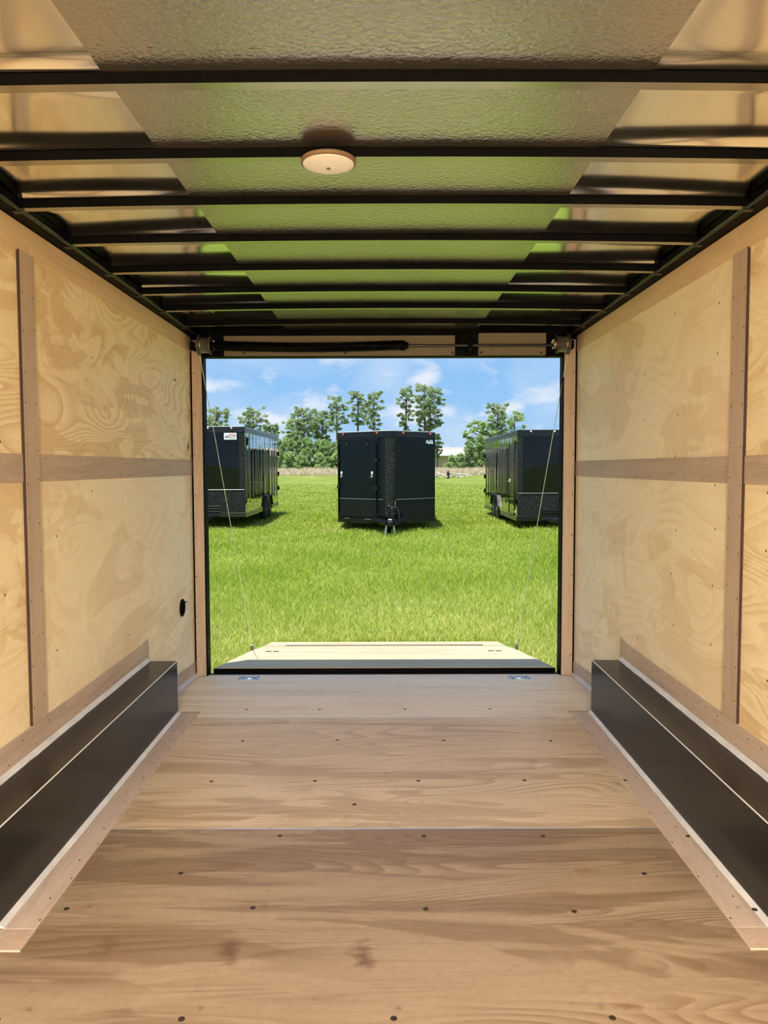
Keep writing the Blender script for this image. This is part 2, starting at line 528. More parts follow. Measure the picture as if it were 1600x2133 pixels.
# ------------------------------------------------------------------ trailer interior: dimensions
W = 1.232            # half width between plywood walls
YF, YR = -2.6, 4.97  # front and rear of the box
YD = 3.875           # start of the dropped tail of the floor
WT = 2.108           # top of the wall panels
def floor_z(y): return 0.0 if y <= YD else -0.0705 * (y - YD)
ZE = floor_z(YR)
GZ = -0.36           # grass level behind the trailer

# floor -------------------------------------------------------------
floor = add('floor', geo_box(-1.27, 1.27, YF, YR - 0.02, -0.16, -0.09), M['black_steel'])
tag(floor, kind='structure')
g = 0.0032
ys = [YF, -1.005, 0.215, 1.435, 2.655, YD]
for a, b in zip(ys[:-1], ys[1:]):
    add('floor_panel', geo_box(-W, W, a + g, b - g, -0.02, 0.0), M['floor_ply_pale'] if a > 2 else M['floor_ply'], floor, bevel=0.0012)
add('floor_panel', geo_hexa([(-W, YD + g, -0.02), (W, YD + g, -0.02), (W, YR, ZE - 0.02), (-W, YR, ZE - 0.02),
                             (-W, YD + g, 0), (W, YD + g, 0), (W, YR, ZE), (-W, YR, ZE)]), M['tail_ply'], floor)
for y in ys[1:]:
    add('seam_strip', geo_box(-W, W, y - g * 0.9, y + g * 0.9, -0.012, 0.0), M['seam'], floor)
me = add('floor_screw', geo_lathe([(0.0035, -0.001), (0.0075, 0.0), (0.0075, 0.0006), (0.003, 0.0012)], (0, 0, 0), n=8), M['screw'], floor).data
bpy.data.objects.remove(bpy.data.objects['floor_screw'])
SCREWS = [(-0.82, 2.254), (-0.378, 2.27), (0.016, 2.268), (0.427, 2.261), (0.903, 2.237), (-0.625, 1.856), (-0.176, 1.863), (0.252, 1.856), (0.678, 1.852),
          (-0.811, 3.068), (-0.337, 3.07), (0.103, 3.062), (0.477, 3.05), (0.935, 3.056), (-0.32, 3.453), (0.118, 3.449), (0.48, 3.446), (0.714, 3.229),
          (-0.101, 3.669), (0.919, 3.443), (-0.565, 3.238), (-0.79, 2.674), (-0.415, 2.675), (0.017, 2.675), (0.462, 2.675), (0.909, 2.675),
          (-0.62, 3.86), (-0.25, 3.862), (0.12, 3.86), (0.5, 3.862), (0.86, 3.86), (-0.6, 4.36), (-0.2, 4.37), (0.25, 4.36), (0.7, 4.35),
          (-0.68, 4.9), (-0.32, 4.9), (0.1, 4.9), (0.52, 4.9), (-0.9, 1.45), (-0.4, 1.45), (0.05, 1.45), (0.5, 1.45), (0.9, 1.45)]
for x, y in SCREWS:
    inst('floor_screw', me, (x, y, floor_z(y)), floor)
# lauan strips nailed to the floor beside the wheel boxes
for s in (-1, 1):
    xa, xb = sorted((s * 0.969, s * 1.062))
    add('floor_trim', geo_box(xa, xb, 2.058, 3.925, 0, 0.005), M['lauan_low'], floor, bevel=0.0008)
    xa, xb = sorted((s * 0.967, s * 1.215))
    add('trim_pad', geo_box(xa, xb, 1.962, 2.054, 0, 0.006), M['lauan_z'], floor, bevel=0.0008)
    xa, xb = sorted((s * 0.967, s * 1.072))
    add('trim_pad', geo_hexa([(xa, 3.929, -0.004), (xb, 3.929, -0.004), (xb, 3.968, -0.007), (xa, 3.968, -0.007),
                              (xa, 3.929, 0.004), (xb, 3.929, 0.004), (xb, 3.968, 0.0), (xa, 3.968, 0.0)]), M['lauan_z'], floor)
nail_g = join(*[geo_box(s * x - 0.0022, s * x + 0.0022, y - 0.003, y + 0.003, 0.005, 0.0056)
                for s in (-1, 1) for y in np.arange(2.1, 3.9, 0.11) for x in (0.985 + 0.010 * math.sin(y * 29), 1.025 + 0.012 * math.cos(y * 43)) if math.sin(y * 57 + x * 91 + s) > -0.1])
tag(add('trim_nails', nail_g, M['screw'], floor), kind='stuff')

# walls -------------------------------------------------------------
def make_wall(side, s):
    name = 'wall_left' if s < 0 else 'wall_right'
    def bx(x0, x1, y0, y1, z0, z1):
        a, b = sorted((s * x0, s * x1))
        return geo_box(a, b, y0, y1, z0, z1)
    wall = add(name, bx(1.246, 1.30, YF, YR + 0.03, -0.32, 2.17) if s < 0 else
               join(bx(1.246, 1.30, YF, -2.2, -0.32, 2.17), bx(1.246, 1.30, -1.2, YR + 0.03, -0.32, 2.17), bx(1.246, 1.30, -2.2, -1.2, 1.95, 2.17), bx(1.246, 1.30, -2.2, -1.2, -0.32, 0.0)), M['black_steel'])  # unseen open side doorway, added to let daylight in
    tag(wall, kind='structure')
    fronts = [(YF, -2.2), (-1.2, 0.205), (0.29, 2.622)] if s > 0 else [(YF, -2.2), (-2.2, 0.205), (0.29, 2.622)]
    T0, T1, MB0, MB1 = 2.011, WT, 1.219, 1.315
    if s < 0: MB0, MB1 = 1.232, 1.328
    strong, pale = M['wall_ply'], M['wall_ply_pale']
    for i, (a, b) in enumerate(fronts + [(2.622, 4.945)]):
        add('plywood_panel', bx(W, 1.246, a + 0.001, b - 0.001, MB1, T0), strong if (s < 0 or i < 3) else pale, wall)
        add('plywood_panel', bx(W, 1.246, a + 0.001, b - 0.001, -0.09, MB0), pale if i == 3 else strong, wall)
        y0, y1 = (a, b) if i < 3 else (2.731, b)
        add('mid_band', bx(W - 0.004, 1.246, y0 + 0.001, y1 - 0.001, MB0, MB1), M['lauan_y'], wall, bevel=0.0007)
        y1b = b if i != 2 else 2.7215
        y0b = a if i != 3 else 2.7245
        add('top_band', bx(W - 0.004, 1.246, y0b, y1b, T0, T1), M['lauan_top'], wall, bevel=0.0007)
    # vertical battens over the panel joints: thick, dark lauan edges deepened in colour for shade
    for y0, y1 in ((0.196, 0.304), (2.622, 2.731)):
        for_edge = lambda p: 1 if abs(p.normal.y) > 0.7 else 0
        add('batten', bx(W - 0.0105, W, y0, y1, 0.385, T0 + 0.004), None, wall, mats=[M['lauan_z'], M['shaded_edge']], matfn=for_edge)
    # base strips: over the wheel box, a short upright at its end, then down along the sloping tail
    add('base_strip', bx(W - 0.0045, W, -1.1, 3.862, 0.27, 0.384), M['lauan_low'], wall, bevel=0.0007)
    add('base_strip', bx(W - 0.0045, W, 3.865, 3.955, 0.05, 0.390), M['lauan_z'], wall, bevel=0.0007)
    a, b = sorted((s * (W - 0.0045), s * W))
    ya, yb = 3.957, 4.942
    add('base_strip', geo_hexa([(a, ya, floor_z(ya)), (b, ya, floor_z(ya)), (b, yb, floor_z(yb)), (a, yb, floor_z(yb)),
                                (a, ya, floor_z(ya) + 0.098), (b, ya, floor_z(ya) + 0.098), (b, yb, floor_z(yb) + 0.09), (a, yb, floor_z(yb) + 0.09)]), M['lauan_low'], wall)
    # sealant fillet along the tail floor
    c = s * W
    tri = [(c, 0.022), (c - s * 0.024, 0.002), (c, -0.004)]
    vv = [(p[0], ya, p[1] + floor_z(ya)) for p in tri] + [(p[0], yb + 0.02, p[1] + floor_z(yb)) for p in tri]
    add('sealant_bead', (vv, [(0, 1, 2), (5, 4, 3), (0, 3, 4, 1), (1, 4, 5, 2), (2, 5, 3, 0)]), M['caulk'], floor)
    # nails, in stud rows and along the strips: too small to tell apart
    gs = []
    R = random.Random(5 + s)
    for y in np.arange(2.45, 4.9, 0.406):
        for z in (0.45, 0.62, 0.85, 1.02, 1.20, 1.345, 1.5, 1.72, 1.9):
            yy, zz = y + R.uniform(-0.03, 0.03), z + R.uniform(-0.03, 0.03)
            if 2.60 < yy < 2.75 or R.random() < 0.5: continue
            gs.append(bx(W - 0.0006, W + 0.001, yy - 0.003, yy + 0.003, zz - 0.004, zz + 0.004))
    for z in np.arange(0.45, 2.0, 0.13):
        for y in (2.636, 2.716):
            zz = z + R.uniform(-0.02, 0.02)
            gs.append(bx(W - 0.0112, W - 0.0095, y - 0.002, y + 0.002, zz - 0.003, zz + 0.003))
    for y in np.arange(2.76, 4.9, 0.2):
        for z in (MB0 + 0.012, MB1 - 0.012):
            yy = y + R.uniform(-0.04, 0.04)
            gs.append(bx(W - 0.0046, W - 0.003, yy - 0.003, yy + 0.003, z - 0.002, z + 0.002))
    for y in np.arange(2.0, 3.85, 0.11):
        yy = y + R.uniform(-0.03, 0.03); z = R.choice((0.36, 0.31))
        gs.append(bx(W - 0.0052, W - 0.003, yy - 0.003, yy + 0.003, z - 0.002, z + 0.002))
    tag(add('nail_heads', join(*gs), M['screw'], wall), kind='stuff')
    return wall
make_wall('left', -1)
make_wall('right', 1)
wf = add('wall_front', geo_box(-1.246, 1.246, YF - 0.05, YF, -0.32, 2.17), M['black_steel'])
tag(wf, kind='structure')
add('plywood_panel', geo_box(-W, 0.0, YF, YF + 0.012, 0, WT), M['wall_ply'], wf)
add('plywood_panel', geo_box(0.002, W, YF, YF + 0.012, 0, WT), M['wall_ply'], wf)

# ceiling -----------------------------------------------------------
def arch(x): return 0.012 * (x / 1.17) ** 2
def strip_geo(x0, x1, y0, y1, zf, nx, ny, th=0.001):
    v, f = [], []
    if ny == 'bows':
        yl = set([y0, y1])
        for b in BOWS:
            for o in (0, .0185, .022, .027, .033, .04, .048, .058, .07, .085, .105, .13, .16, .2):
                for q in (b - o, b + o):
                    if y0 < q < y1 and min(abs(q - c) for c in BOWS) >= o - 1e-6: yl.add(round(q, 4))
        yl = sorted(yl); ny = len(yl) - 1
    else: yl = [y0 + (y1 - y0) * j / ny for j in range(ny + 1)]
    for y in yl:
        for i in range(nx + 1):
            x = x0 + (x1 - x0) * i / nx
            v.append((x, y, zf(x, y)))
    for j in range(ny):
        for i in range(nx):
            a = j * (nx + 1) + i
            f.append((a, a + 1, a + nx + 2, a + nx + 1))
    return v, f
def sheet(name, geo, mat, parent, th):
    o = add(name, geo, mat, parent, smooth=True)
    return o
BOWS = [-2.32, -1.91, -1.5, -1.1, -0.69, -0.28, 0.125, 0.53, 0.94, 1.348, 1.756, 2.164, 2.537, 2.936, 3.358, 3.767, 4.16, 4.60]
ceiling = add('ceiling', geo_box(-1.30, 1.30, YF - 0.05, YR + 0.03, 2.185, 2.235), M['black_steel'])
tag(ceiling, kind='structure')
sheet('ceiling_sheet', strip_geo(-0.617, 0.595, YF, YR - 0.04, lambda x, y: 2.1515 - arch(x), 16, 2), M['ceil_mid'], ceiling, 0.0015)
def wav(x, y):
    # sheet springs up between the bows and is pulled down a little over them
    d = max(0.0, min(abs(y - b) for b in BOWS) - 0.019)
    u = max(0.0, (abs(x) - 0.55) / 0.65)
    k = 0.0155 + 0.004 * math.sin(1.0 + 2.6 * u + 1.9 * round(y / 0.41) + (1.3 if x > 0 else 0))
    return 2.1520 - arch(x) + k * (1 - math.exp(-(d / 0.024) ** 1.2)) + 0.0012 * math.sin(3.1 * y + 2.2 * x) * (1 - math.exp(-(d / 0.05) ** 2))
for x0, x1 in ((-1.24, -0.60), (0.58, 1.24)):
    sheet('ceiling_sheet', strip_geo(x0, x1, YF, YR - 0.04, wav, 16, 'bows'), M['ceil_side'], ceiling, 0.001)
def bow_geo(y):
    v, f = [], []
    n = 20
    for i in range(n + 1):
        x = -1.185 + 2.37 * i / n
        zb = 2.125 - arch(x); zt = 2.1505 - arch(x)
        v += [(x, y - 0.017, zb), (x, y + 0.017, zb), (x, y + 0.017, zt), (x, y - 0.017, zt)]
    for i in range(n):
        a = 4 * i
        for k in range(4):
            f.append((a + k, a + (k + 1) % 4, a + 4 + (k + 1) % 4, a + 4 + k))
    f.append((0, 1, 2, 3)); f.append((4 * n, 4 * n + 1, 4 * n + 2, 4 * n + 3))
    return v, f
bow_me = None
for y in BOWS:
    if bow_me is None:
        o = add('roof_bow', bow_geo(0.0), None, ceiling, mats=[M['black_steel'], M['lit_flange']], matfn=lambda p: 1 if p.normal.z < -0.9 else 0, origin=(0, 0, 0))
        o.location = Vector((0, y, 0)) - wloc(ceiling)
        bow_me = o.data
    else:
        inst('roof_bow', bow_me, (0, y, 0), ceiling)
for s in (-1, 1):
    a, b = sorted((s * 1.178, s * 1.25))
    add('roof_rail', geo_box(a, b, YF, YR - 0.04, 2.110, 2.150), M['black_steel'], ceiling, bevel=0.003)
    add('rail_lip', geo_tube([(s * 1.172, YF, 2.112), (s * 1.172, YR - 0.05, 2.112)], 0.006, 8), M['rail_steel'], ceiling, smooth=True)
    gs = [geo_box(s * 1.180 - 0.014, s * 1.180 + 0.014, y - 0.012, y + 0.012, 2.104, 2.116) for y in BOWS if y > 1.0]
    tag(add('weld_tabs', join(*gs), M['rail_steel'], ceiling), kind='stuff')

# rear doorway frame -------------------------------------------------
door = add('door_1', join(geo_box(-1.30, -1.150, YR - 0.035, YR + 0.05, -0.32, 2.12), geo_box(1.142, 1.30, YR - 0.035, YR + 0.05, -0.32, 2.12),
                          geo_box(-1.30, 1.30, YR - 0.035, YR + 0.05, 1.982, 2.235), geo_box(-1.30, 1.30, YR - 0.015, YR + 0.05, -0.32, ZE - 0.012)), M['black_steel'])
tag(door, kind='structure')
for s in (-1, 1):
    xi = 1.158 if s < 0 else 1.149
    a, b = sorted((s * xi, s * 1.219))
    add('door_post_board', geo_box(a, b, YR - 0.05, YR - 0.034, ZE + 0.005, 2.085), M['lauan_z'], door, bevel=0.0015)
    sc_ = [geo_lathe([(0.004, -0.0005), (0.004, 0.001), (0.002, 0.002)], (s * 1.208, YR - 0.05, z), 'Y', 6) for z in np.arange(0.06, 2.0, 0.26)]
    sc_ = [([(p[0], 2 * (YR - 0.05) - p[1], p[2]) for p in v], f) for v, f in sc_]
    tag(add('post_screws', join(*sc_), M['screw'], door), kind='stuff')
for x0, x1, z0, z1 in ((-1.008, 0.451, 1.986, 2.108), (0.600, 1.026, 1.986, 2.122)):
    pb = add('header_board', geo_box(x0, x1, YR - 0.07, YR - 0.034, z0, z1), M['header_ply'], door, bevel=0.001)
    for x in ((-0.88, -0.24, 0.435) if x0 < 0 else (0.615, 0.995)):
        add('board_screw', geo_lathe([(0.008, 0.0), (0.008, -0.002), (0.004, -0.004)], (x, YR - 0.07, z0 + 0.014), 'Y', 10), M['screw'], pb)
add('floor_edge_bar', geo_box(-1.15, 1.142, YR - 0.004, YR + 0.02, ZE - 0.04, ZE + 0.003), M['black_steel'], door)

# wheel boxes ---------------------------------------------------------
for s in (-1, 1):
    lab = ('long dark steel wheel box along the left plywood wall' if s < 0 else 'long dark steel wheel box along the right plywood wall')
    t = thing('wheel_box', (s * 1.15, 3.0, 0), lab, 'wheel box')
    a, b = sorted((s * 1.073, s * (W - 0.011)))
    add('box_shell', geo_box(a, b, 2.06, 3.925, 0.0, 0.281), M['well'], t, bevel=0.0015)
    add('fold_highlight', geo_tube([(s * 1.0735, 2.06, 0.2805), (s * 1.0735, 3.925, 0.2805)], 0.0024, 6), M['fold_glint'], t, smooth=True)  # thin bright tube standing for the highlight along the fold
    for nm, tri in (('sealant_bead', [(s * 1.073, 0.017), (s * 1.073, 0.004), (s * 1.058, 0.0055), (s * 1.062, 0.010)]),
                    ('sealant_bead', [(s * (W - 0.005), 0.297), (s * (W - 0.004), 0.281), (s * (W - 0.020), 0.2812), (s * (W - 0.014), 0.287)])):
        # hand-run bead: slightly uneven along its length
        n = 40; vv = []; ff = []
        R = random.Random(int(abs(tri[0][0]) * 1000) + s)
        cx = sum(p[0] for p in tri) / 4; cz = sum(p[1] for p in tri) / 4
        for i in range(n + 1):
            y = 2.06 + (3.925 - 2.06) * i / n
            k = 1 + R.uniform(-0.1, 0.1)
            for j, p in enumerate(tri):
                kk = k if j >= 2 else 1
                vv.append((tri[1][0] + (p[0] - tri[1][0]) * kk, y, tri[1][1] + (p[1] - tri[1][1]) * kk))
        for i in range(n):
            for j in range(4):
                ff.append((4 * i + j, 4 * i + (j + 1) % 4, 4 * i + 4 + (j + 1) % 4, 4 * i + 4 + j))
        ff += [(0, 1, 2, 3), (4 * n, 4 * n + 1, 4 * n + 2, 4 * n + 3)]
        add(nm, (vv, ff), M['caulk'], t, smooth=True)

# recessed tie-down rings ----------------------------------------------
def tie_down(x, y, label):
    z = floor_z(y)
    t = thing('tie_down', (x, y, z), label, 'tie-down', 'zinc tie-downs in the rear floor')
    t.rotation_euler = (-math.atan(0.0705), 0, 0)
    def loc(geo): return ([(p[0] + x, p[1] + y, p[2] + z) for p in geo[0]], geo[1])
    w, d = 0.066, 0.052
    fr = join(geo_box(-w, w, -d, -0.030, 0, 0.004), geo_box(-w, w, 0.030, d, 0, 0.004), geo_box(-w, -0.040, -0.030, 0.030, 0, 0.004), geo_box(0.040, w, -0.030, 0.030, 0, 0.004))
    add('base_plate', loc(fr), M['zinc'], t)
    add('recess_pan', loc(geo_box(-0.040, 0.040, -0.030, 0.030, 0.0004, 0.0012)), M['dark_hole'], t)
    ring = [(-0.03, 0.012, 0.005), (-0.028, -0.018, 0.005), (-0.02, -0.024, 0.005), (0.02, -0.024, 0.005), (0.028, -0.018, 0.005), (0.03, 0.012, 0.005)]
    add('ring', loc(geo_tube(ring, 0.0055, 8)), M['zinc'], t, smooth=True)
    add('strap', loc(geo_box(-0.018, 0.018, 0.004, 0.026, 0.0015, 0.008)), M['zinc'], t, bevel=0.001)
    me_ = geo_lathe([(0.006, 0.004), (0.006, 0.0055), (0.003, 0.007)], (0, 0, 0), n=8)
    for bx_, by_ in ((-0.053, -0.04), (0.053, -0.04), (-0.053, 0.04), (0.053, 0.04)):
        add('bolt', loc(([(p[0] + bx_, p[1] + by_, p[2]) for p in me_[0]], me_[1])), M['screw'], t)
tie_down(-0.868, 4.845, 'zinc tie-down ring in the tail floor at its left corner')
tie_down(0.862, 4.832, 'zinc tie-down ring in the tail floor at its right corner')

# ceiling lamp and two added fill lamps ----------------------------------------------------------
def dome_light(x, y, zt, label, watts, lens):
    t = thing('dome_light', (x, y, zt - 0.03), label, 'ceiling light', 'round ceiling lights')
    add('rim', geo_lathe([(0.072, 0.0), (0.076, -0.003), (0.076, -0.011), (0.071, -0.013)], (x, y, zt), n=36), M['lamp_rim'], t, smooth=True)
    add('lens', geo_lathe([(0.070, -0.0125), (0.0695, -0.015), (0.060, -0.019), (0.042, -0.022), (0.018, -0.0235), (0.004, -0.024)], (x, y, zt), n=36), lens, t, smooth=True)
    add('switch_button', geo_lathe([(0.006, -0.023), (0.006, -0.026), (0.004, -0.0272)], (x, y, zt), n=12), M['lamp_rim'], t, smooth=True)
    if watts:
        ld = bpy.data.lights.new('fill_lamp', 'AREA'); ld.shape = 'DISK'; ld.size = 0.13
        ld.energy = watts; ld.color = (1.0, 0.96, 0.91)
        lo = bpy.data.objects.new('fill_lamp', ld); COL.objects.link(lo)
        lo.parent = t; lo.location = (0, 0, 0.0)
dome_light(-0.150, 2.164, 2.1248, 'round ceiling light with frosted lens under the second roof bow', 0, M['lens'])
FILL_LENS = lens_mat(6.0)  # for the two unseen lamps added to brighten the interior
dome_light(-0.150, -1.50, 2.1248, 'added fill lamp in the front half, shaped as a round ceiling light, out of view', 255, FILL_LENS)
dome_light(0.150, -2.32, 2.1248, 'added fill lamp by the front wall, shaped as a round ceiling light, out of view', 255, FILL_LENS)

# spring and cable gear above the door --------------------------------------
YS = 4.845
t = thing('door_spring_assembly', (0, YS, 1.98), 'black coil spring shaft with cable drums above the rear opening', 'spring')
add('shaft', geo_tube([(-1.20, YS, 2.037), (1.17, YS, 2.037)], 0.0085, 12), M['rail_steel'], t, smooth=True)
coil = []
turns = 120; per = 10
for i in range(turns * per + 1):
    u = i / (turns * per); a = 2 * math.pi * turns * u
    x = -1.065 + (0.115 + 1.065) * u
    sag = -0.012 * math.sin(math.pi * u)
    coil.append((x, YS + 0.0275 * math.cos(a), 2.040 + sag + 0.0275 * math.sin(a)))
add('coil_spring', geo_tube(coil, 0.0042, 5), M['black_steel'], t, smooth=True, fix=False)
add('winding_cone', geo_lathe([(0.030, 0.0), (0.032, 0.012), (0.030, 0.03), (0.020, 0.036), (0.020, 0.05)], (0.105, YS, 2.037), 'X', 20), M['black_steel'], t, smooth=True)
add('winding_cone', geo_lathe([(0.018, -0.05), (0.020, -0.03), (0.030, -0.025), (0.031, 0.0)], (-1.065, YS, 2.037), 'X', 20), M['black_steel'], t, smooth=True)
dprof = [(0.020, -0.055), (0.024, -0.04), (0.060, -0.038), (0.060, -0.034), (0.047, -0.030)]
for k in range(9):
    dprof += [(0.047, -0.030 + 0.006 * k), (0.0495, -0.027 + 0.006 * k)]
dprof += [(0.050, 0.026), (0.064, 0.030), (0.064, 0.034), (0.054, 0.036), (0.062, 0.039), (0.062, 0.042), (0.02, 0.044)]
for s in (-1, 1):
    prof = [(r, s * h) for r, h in dprof]
    dr = add('cable_drum', geo_lathe(prof, (s * 1.115, YS, 2.042), 'X', 32), M['galv'], t, smooth=True)
    for a in (0.6, 2.2, 4.4):
        add('set_screw', geo_box(s * 1.055 - 0.006, s * 1.055 + 0.006, YS - 0.005 + 0.026 * math.cos(a), YS + 0.005 + 0.026 * math.cos(a), 2.037 + 0.026 * math.sin(a), 2.047 + 0.026 * math.sin(a)), M['chrome'], dr)
add('shaft_bracket', join(geo_box(0.525, 0.555, YS - 0.02, YR - 0.034, 2.012, 2.062), geo_box(0.515, 0.565, YR - 0.045, YR - 0.034, 1.99, 2.10)), M['black_steel'], t, bevel=0.002)
add('end_bearing', geo_box(-1.205, -1.185, YS - 0.02, YR - 0.034, 2.015, 2.065), M['black_steel'], t, bevel=0.002)
add('end_bearing', geo_box(1.165, 1.185, YS - 0.02, YR - 0.034, 2.015, 2.065), M['black_steel'], t, bevel=0.002)

# ramp -----------------------------------------------------------------------
RY0, RZ0 = 5.045, -0.052
RSL = (-0.230 + 0.052) / (6.30 - 5.045)
def rz(y): return RZ0 + RSL * (y - RY0)
ramp = thing('ramp_door', (0, 5.8, GZ), 'lowered plywood ramp door lying on the grass behind the opening', 'ramp')
def slab(poly, th, dz=0.0):
    n = len(poly)
    v = [(x, y, rz(y) + dz) for x, y in poly] + [(x, y, rz(y) + dz - th) for x, y in poly]
    f = [tuple(range(n)), tuple(range(2 * n - 1, n - 1, -1))]
    for i in range(n): f.append((i, n + i, n + (i + 1) % n, (i + 1) % n))
    return v, f
add('ramp_deck', slab([(-1.130, RY0), (1.130, RY0), (1.086, 6.30), (1.045, 6.60), (-1.045, 6.60), (-1.086, 6.30)], 0.02), M['ramp_ply'], ramp)
add('ramp_frame', slab([(-1.132, RY0 - 0.004), (1.132, RY0 - 0.004), (1.080, 6.29), (1.04, 6.59), (-1.04, 6.59), (-1.080, 6.29)], 0.04, -0.0205), M['black_steel'], ramp)
add('edge_bar', slab([(-1.134, RY0 - 0.018), (1.134, RY0 - 0.018), (1.134, RY0 - 0.001), (-1.134, RY0 - 0.001)], 0.05, -0.004), M['black_steel'], ramp)
add('ramp_flap', slab([(-1.046, 6.615), (1.046, 6.615), (1.040, 7.0), (-1.040, 7.0)], 0.015, 0.002), M['ramp_ply'], ramp)
hg = add('flap_hinge', ([(p[0], p[1], p[2]) for p in geo_tube([(-0.86, 6.607, rz(6.607) + 0.002), (0.86, 6.607, rz(6.607) + 0.002)], 0.009, 8)[0]], geo_tube([(-0.86, 0, 0), (0.86, 0, 0)], 0.009, 8)[1]), M['galv'], ramp, smooth=True)
for s in (-1, 1):
    add('cable_bracket', geo_box(s * 1.092 - 0.012, s * 1.092 + 0.012, 6.26, 6.30, rz(6.28) - 0.01, rz(6.28) + 0.045), M['galv'], ramp, bevel=0.002)
    for dx in (-0.06, 0.0):
        add('strap_slot', slab([(s * 0.9 + dx, 6.12), (s * 0.9 + dx + 0.045, 6.12), (s * 0.9 + dx + 0.045, 6.16), (s * 0.9 + dx, 6.16)], 0.004, 0.003), M['screw'], ramp)
# lift cables
for s in (-1, 1):
    c = add('lift_cable', geo_tube([(s * 1.150, YS - 0.0, 1.990), (s * 1.132, YS + 0.35, 1.985 - 0.35 * 1.52), (s * 1.092, 6.275, rz(6.275) + 0.035)], 0.0023, 6), M['cable'], smooth=True)
    tag(c, 'thin steel lift cable slanting down the %s side of the opening' % ('left' if s < 0 else 'right'), 'cable', 'ramp lift cables')

# wall fittings ----------------------------------------------------------------
t = thing('wall_vent', (-W, 4.634, 0.376), 'small round black flow-through vent low on the left wall', 'vent')
add('vent_ring', geo_lathe([(0.054, 0.0), (0.054, 0.006), (0.047, 0.009), (0.042, 0.006), (0.042, 0.001)], (-W, 4.634, 0.429), 'X', 28), M['black_steel'], t, smooth=True)
add('vent_core', geo_lathe([(0.042, 0.0), (0.042, 0.001)], (-W, 4.634, 0.429), 'X', 28), M['dark_hole'], t)
for k in range(5):
    z = 0.429 - 0.03 + 0.015 * k
    h = math.sqrt(max(0.0001, 0.041 ** 2 - (z - 0.429) ** 2))
    add('louver', geo_box(-W + 0.001, -W + 0.007, 4.634 - h, 4.634 + h, z - 0.0015, z + 0.0015), M['black_steel'], t)
add('vent_lever', geo_tube([(-W + 0.006, 4.634, 0.452), (-W + 0.020, 4.66, 0.462)], 0.004, 6), M['black_steel'], t)
t = thing('latch_plate', (-W, 4.83, 1.36), 'slim dark slotted latch plate high on the left wall near the opening', 'latch')
add('plate', geo_box(-W, -W + 0.003, 4.80, 4.865, 1.375, 1.445), M['wall_ply_pale'], t, bevel=0.001)
add('slot', geo_box(-W + 0.002, -W + 0.0042, 4.812, 4.826, 1.380, 1.440), M['dark_hole'], t)
add('thumb_catch', geo_prism([(4.832, 1.395), (4.846, 1.412), (4.832, 1.428)], -W + 0.003, -W + 0.009, 'YZ'), M['galv'], t)
for z in (1.382, 1.440):
    add('plate_screw', geo_lathe([(0.004, 0.003), (0.004, 0.0045), (0.002, 0.005)], (-W, 4.85, z), 'X', 8), M['screw'], t)

# ------------------------------------------------------------------ field
def gnd(x, y):
    t_ = min(max((y - 30.0) / 70.0, 0.0), 1.0)
    z = GZ + 1.26 * t_ * t_ * (1.6 - 0.6 * t_)
    z += 0.03 * math.sin(0.31 * x + 1.3) * math.sin(0.23 * y) + 0.015 * math.sin(1.1 * x + 0.7 * y)
    return z if y > 8 else GZ + (z - GZ) * max(0.0, (y - 5) / 3)
def gnd_np(x, y):
    t_ = np.clip((y - 30.0) / 70.0, 0, 1)
    z = GZ + 1.26 * t_ * t_ * (1.6 - 0.6 * t_)
    r = 0.03 * np.sin(0.31 * x + 1.3) * np.sin(0.23 * y) + 0.015 * np.sin(1.1 * x + 0.7 * y)
    return z + r * np.clip((y - 5) / 3, 0, 1)
v, f = [], []
xs_ = list(np.concatenate([np.linspace(-160, -30, 12), np.linspace(-24, 24, 49), np.linspace(30, 160, 12)]))
ys_ = list(np.concatenate([np.linspace(-90, 0, 8), np.linspace(4, 40, 73), np.linspace(42, 130, 45), np.linspace(140, 400, 8)]))
for y in ys_:
    for x in xs_: v.append((x, y, gnd(x, y)))
nx = len(xs_)
for j in range(len(ys_) - 1):
    for i in range(nx - 1):
        f.append((j * nx + i, j * nx + i + 1, (j + 1) * nx + i + 1, (j + 1) * nx + i))
gr = add('ground', (v, f), M['ground'], smooth=True, fix=False, origin=(0, 0, GZ))
tag(gr, kind='structure')

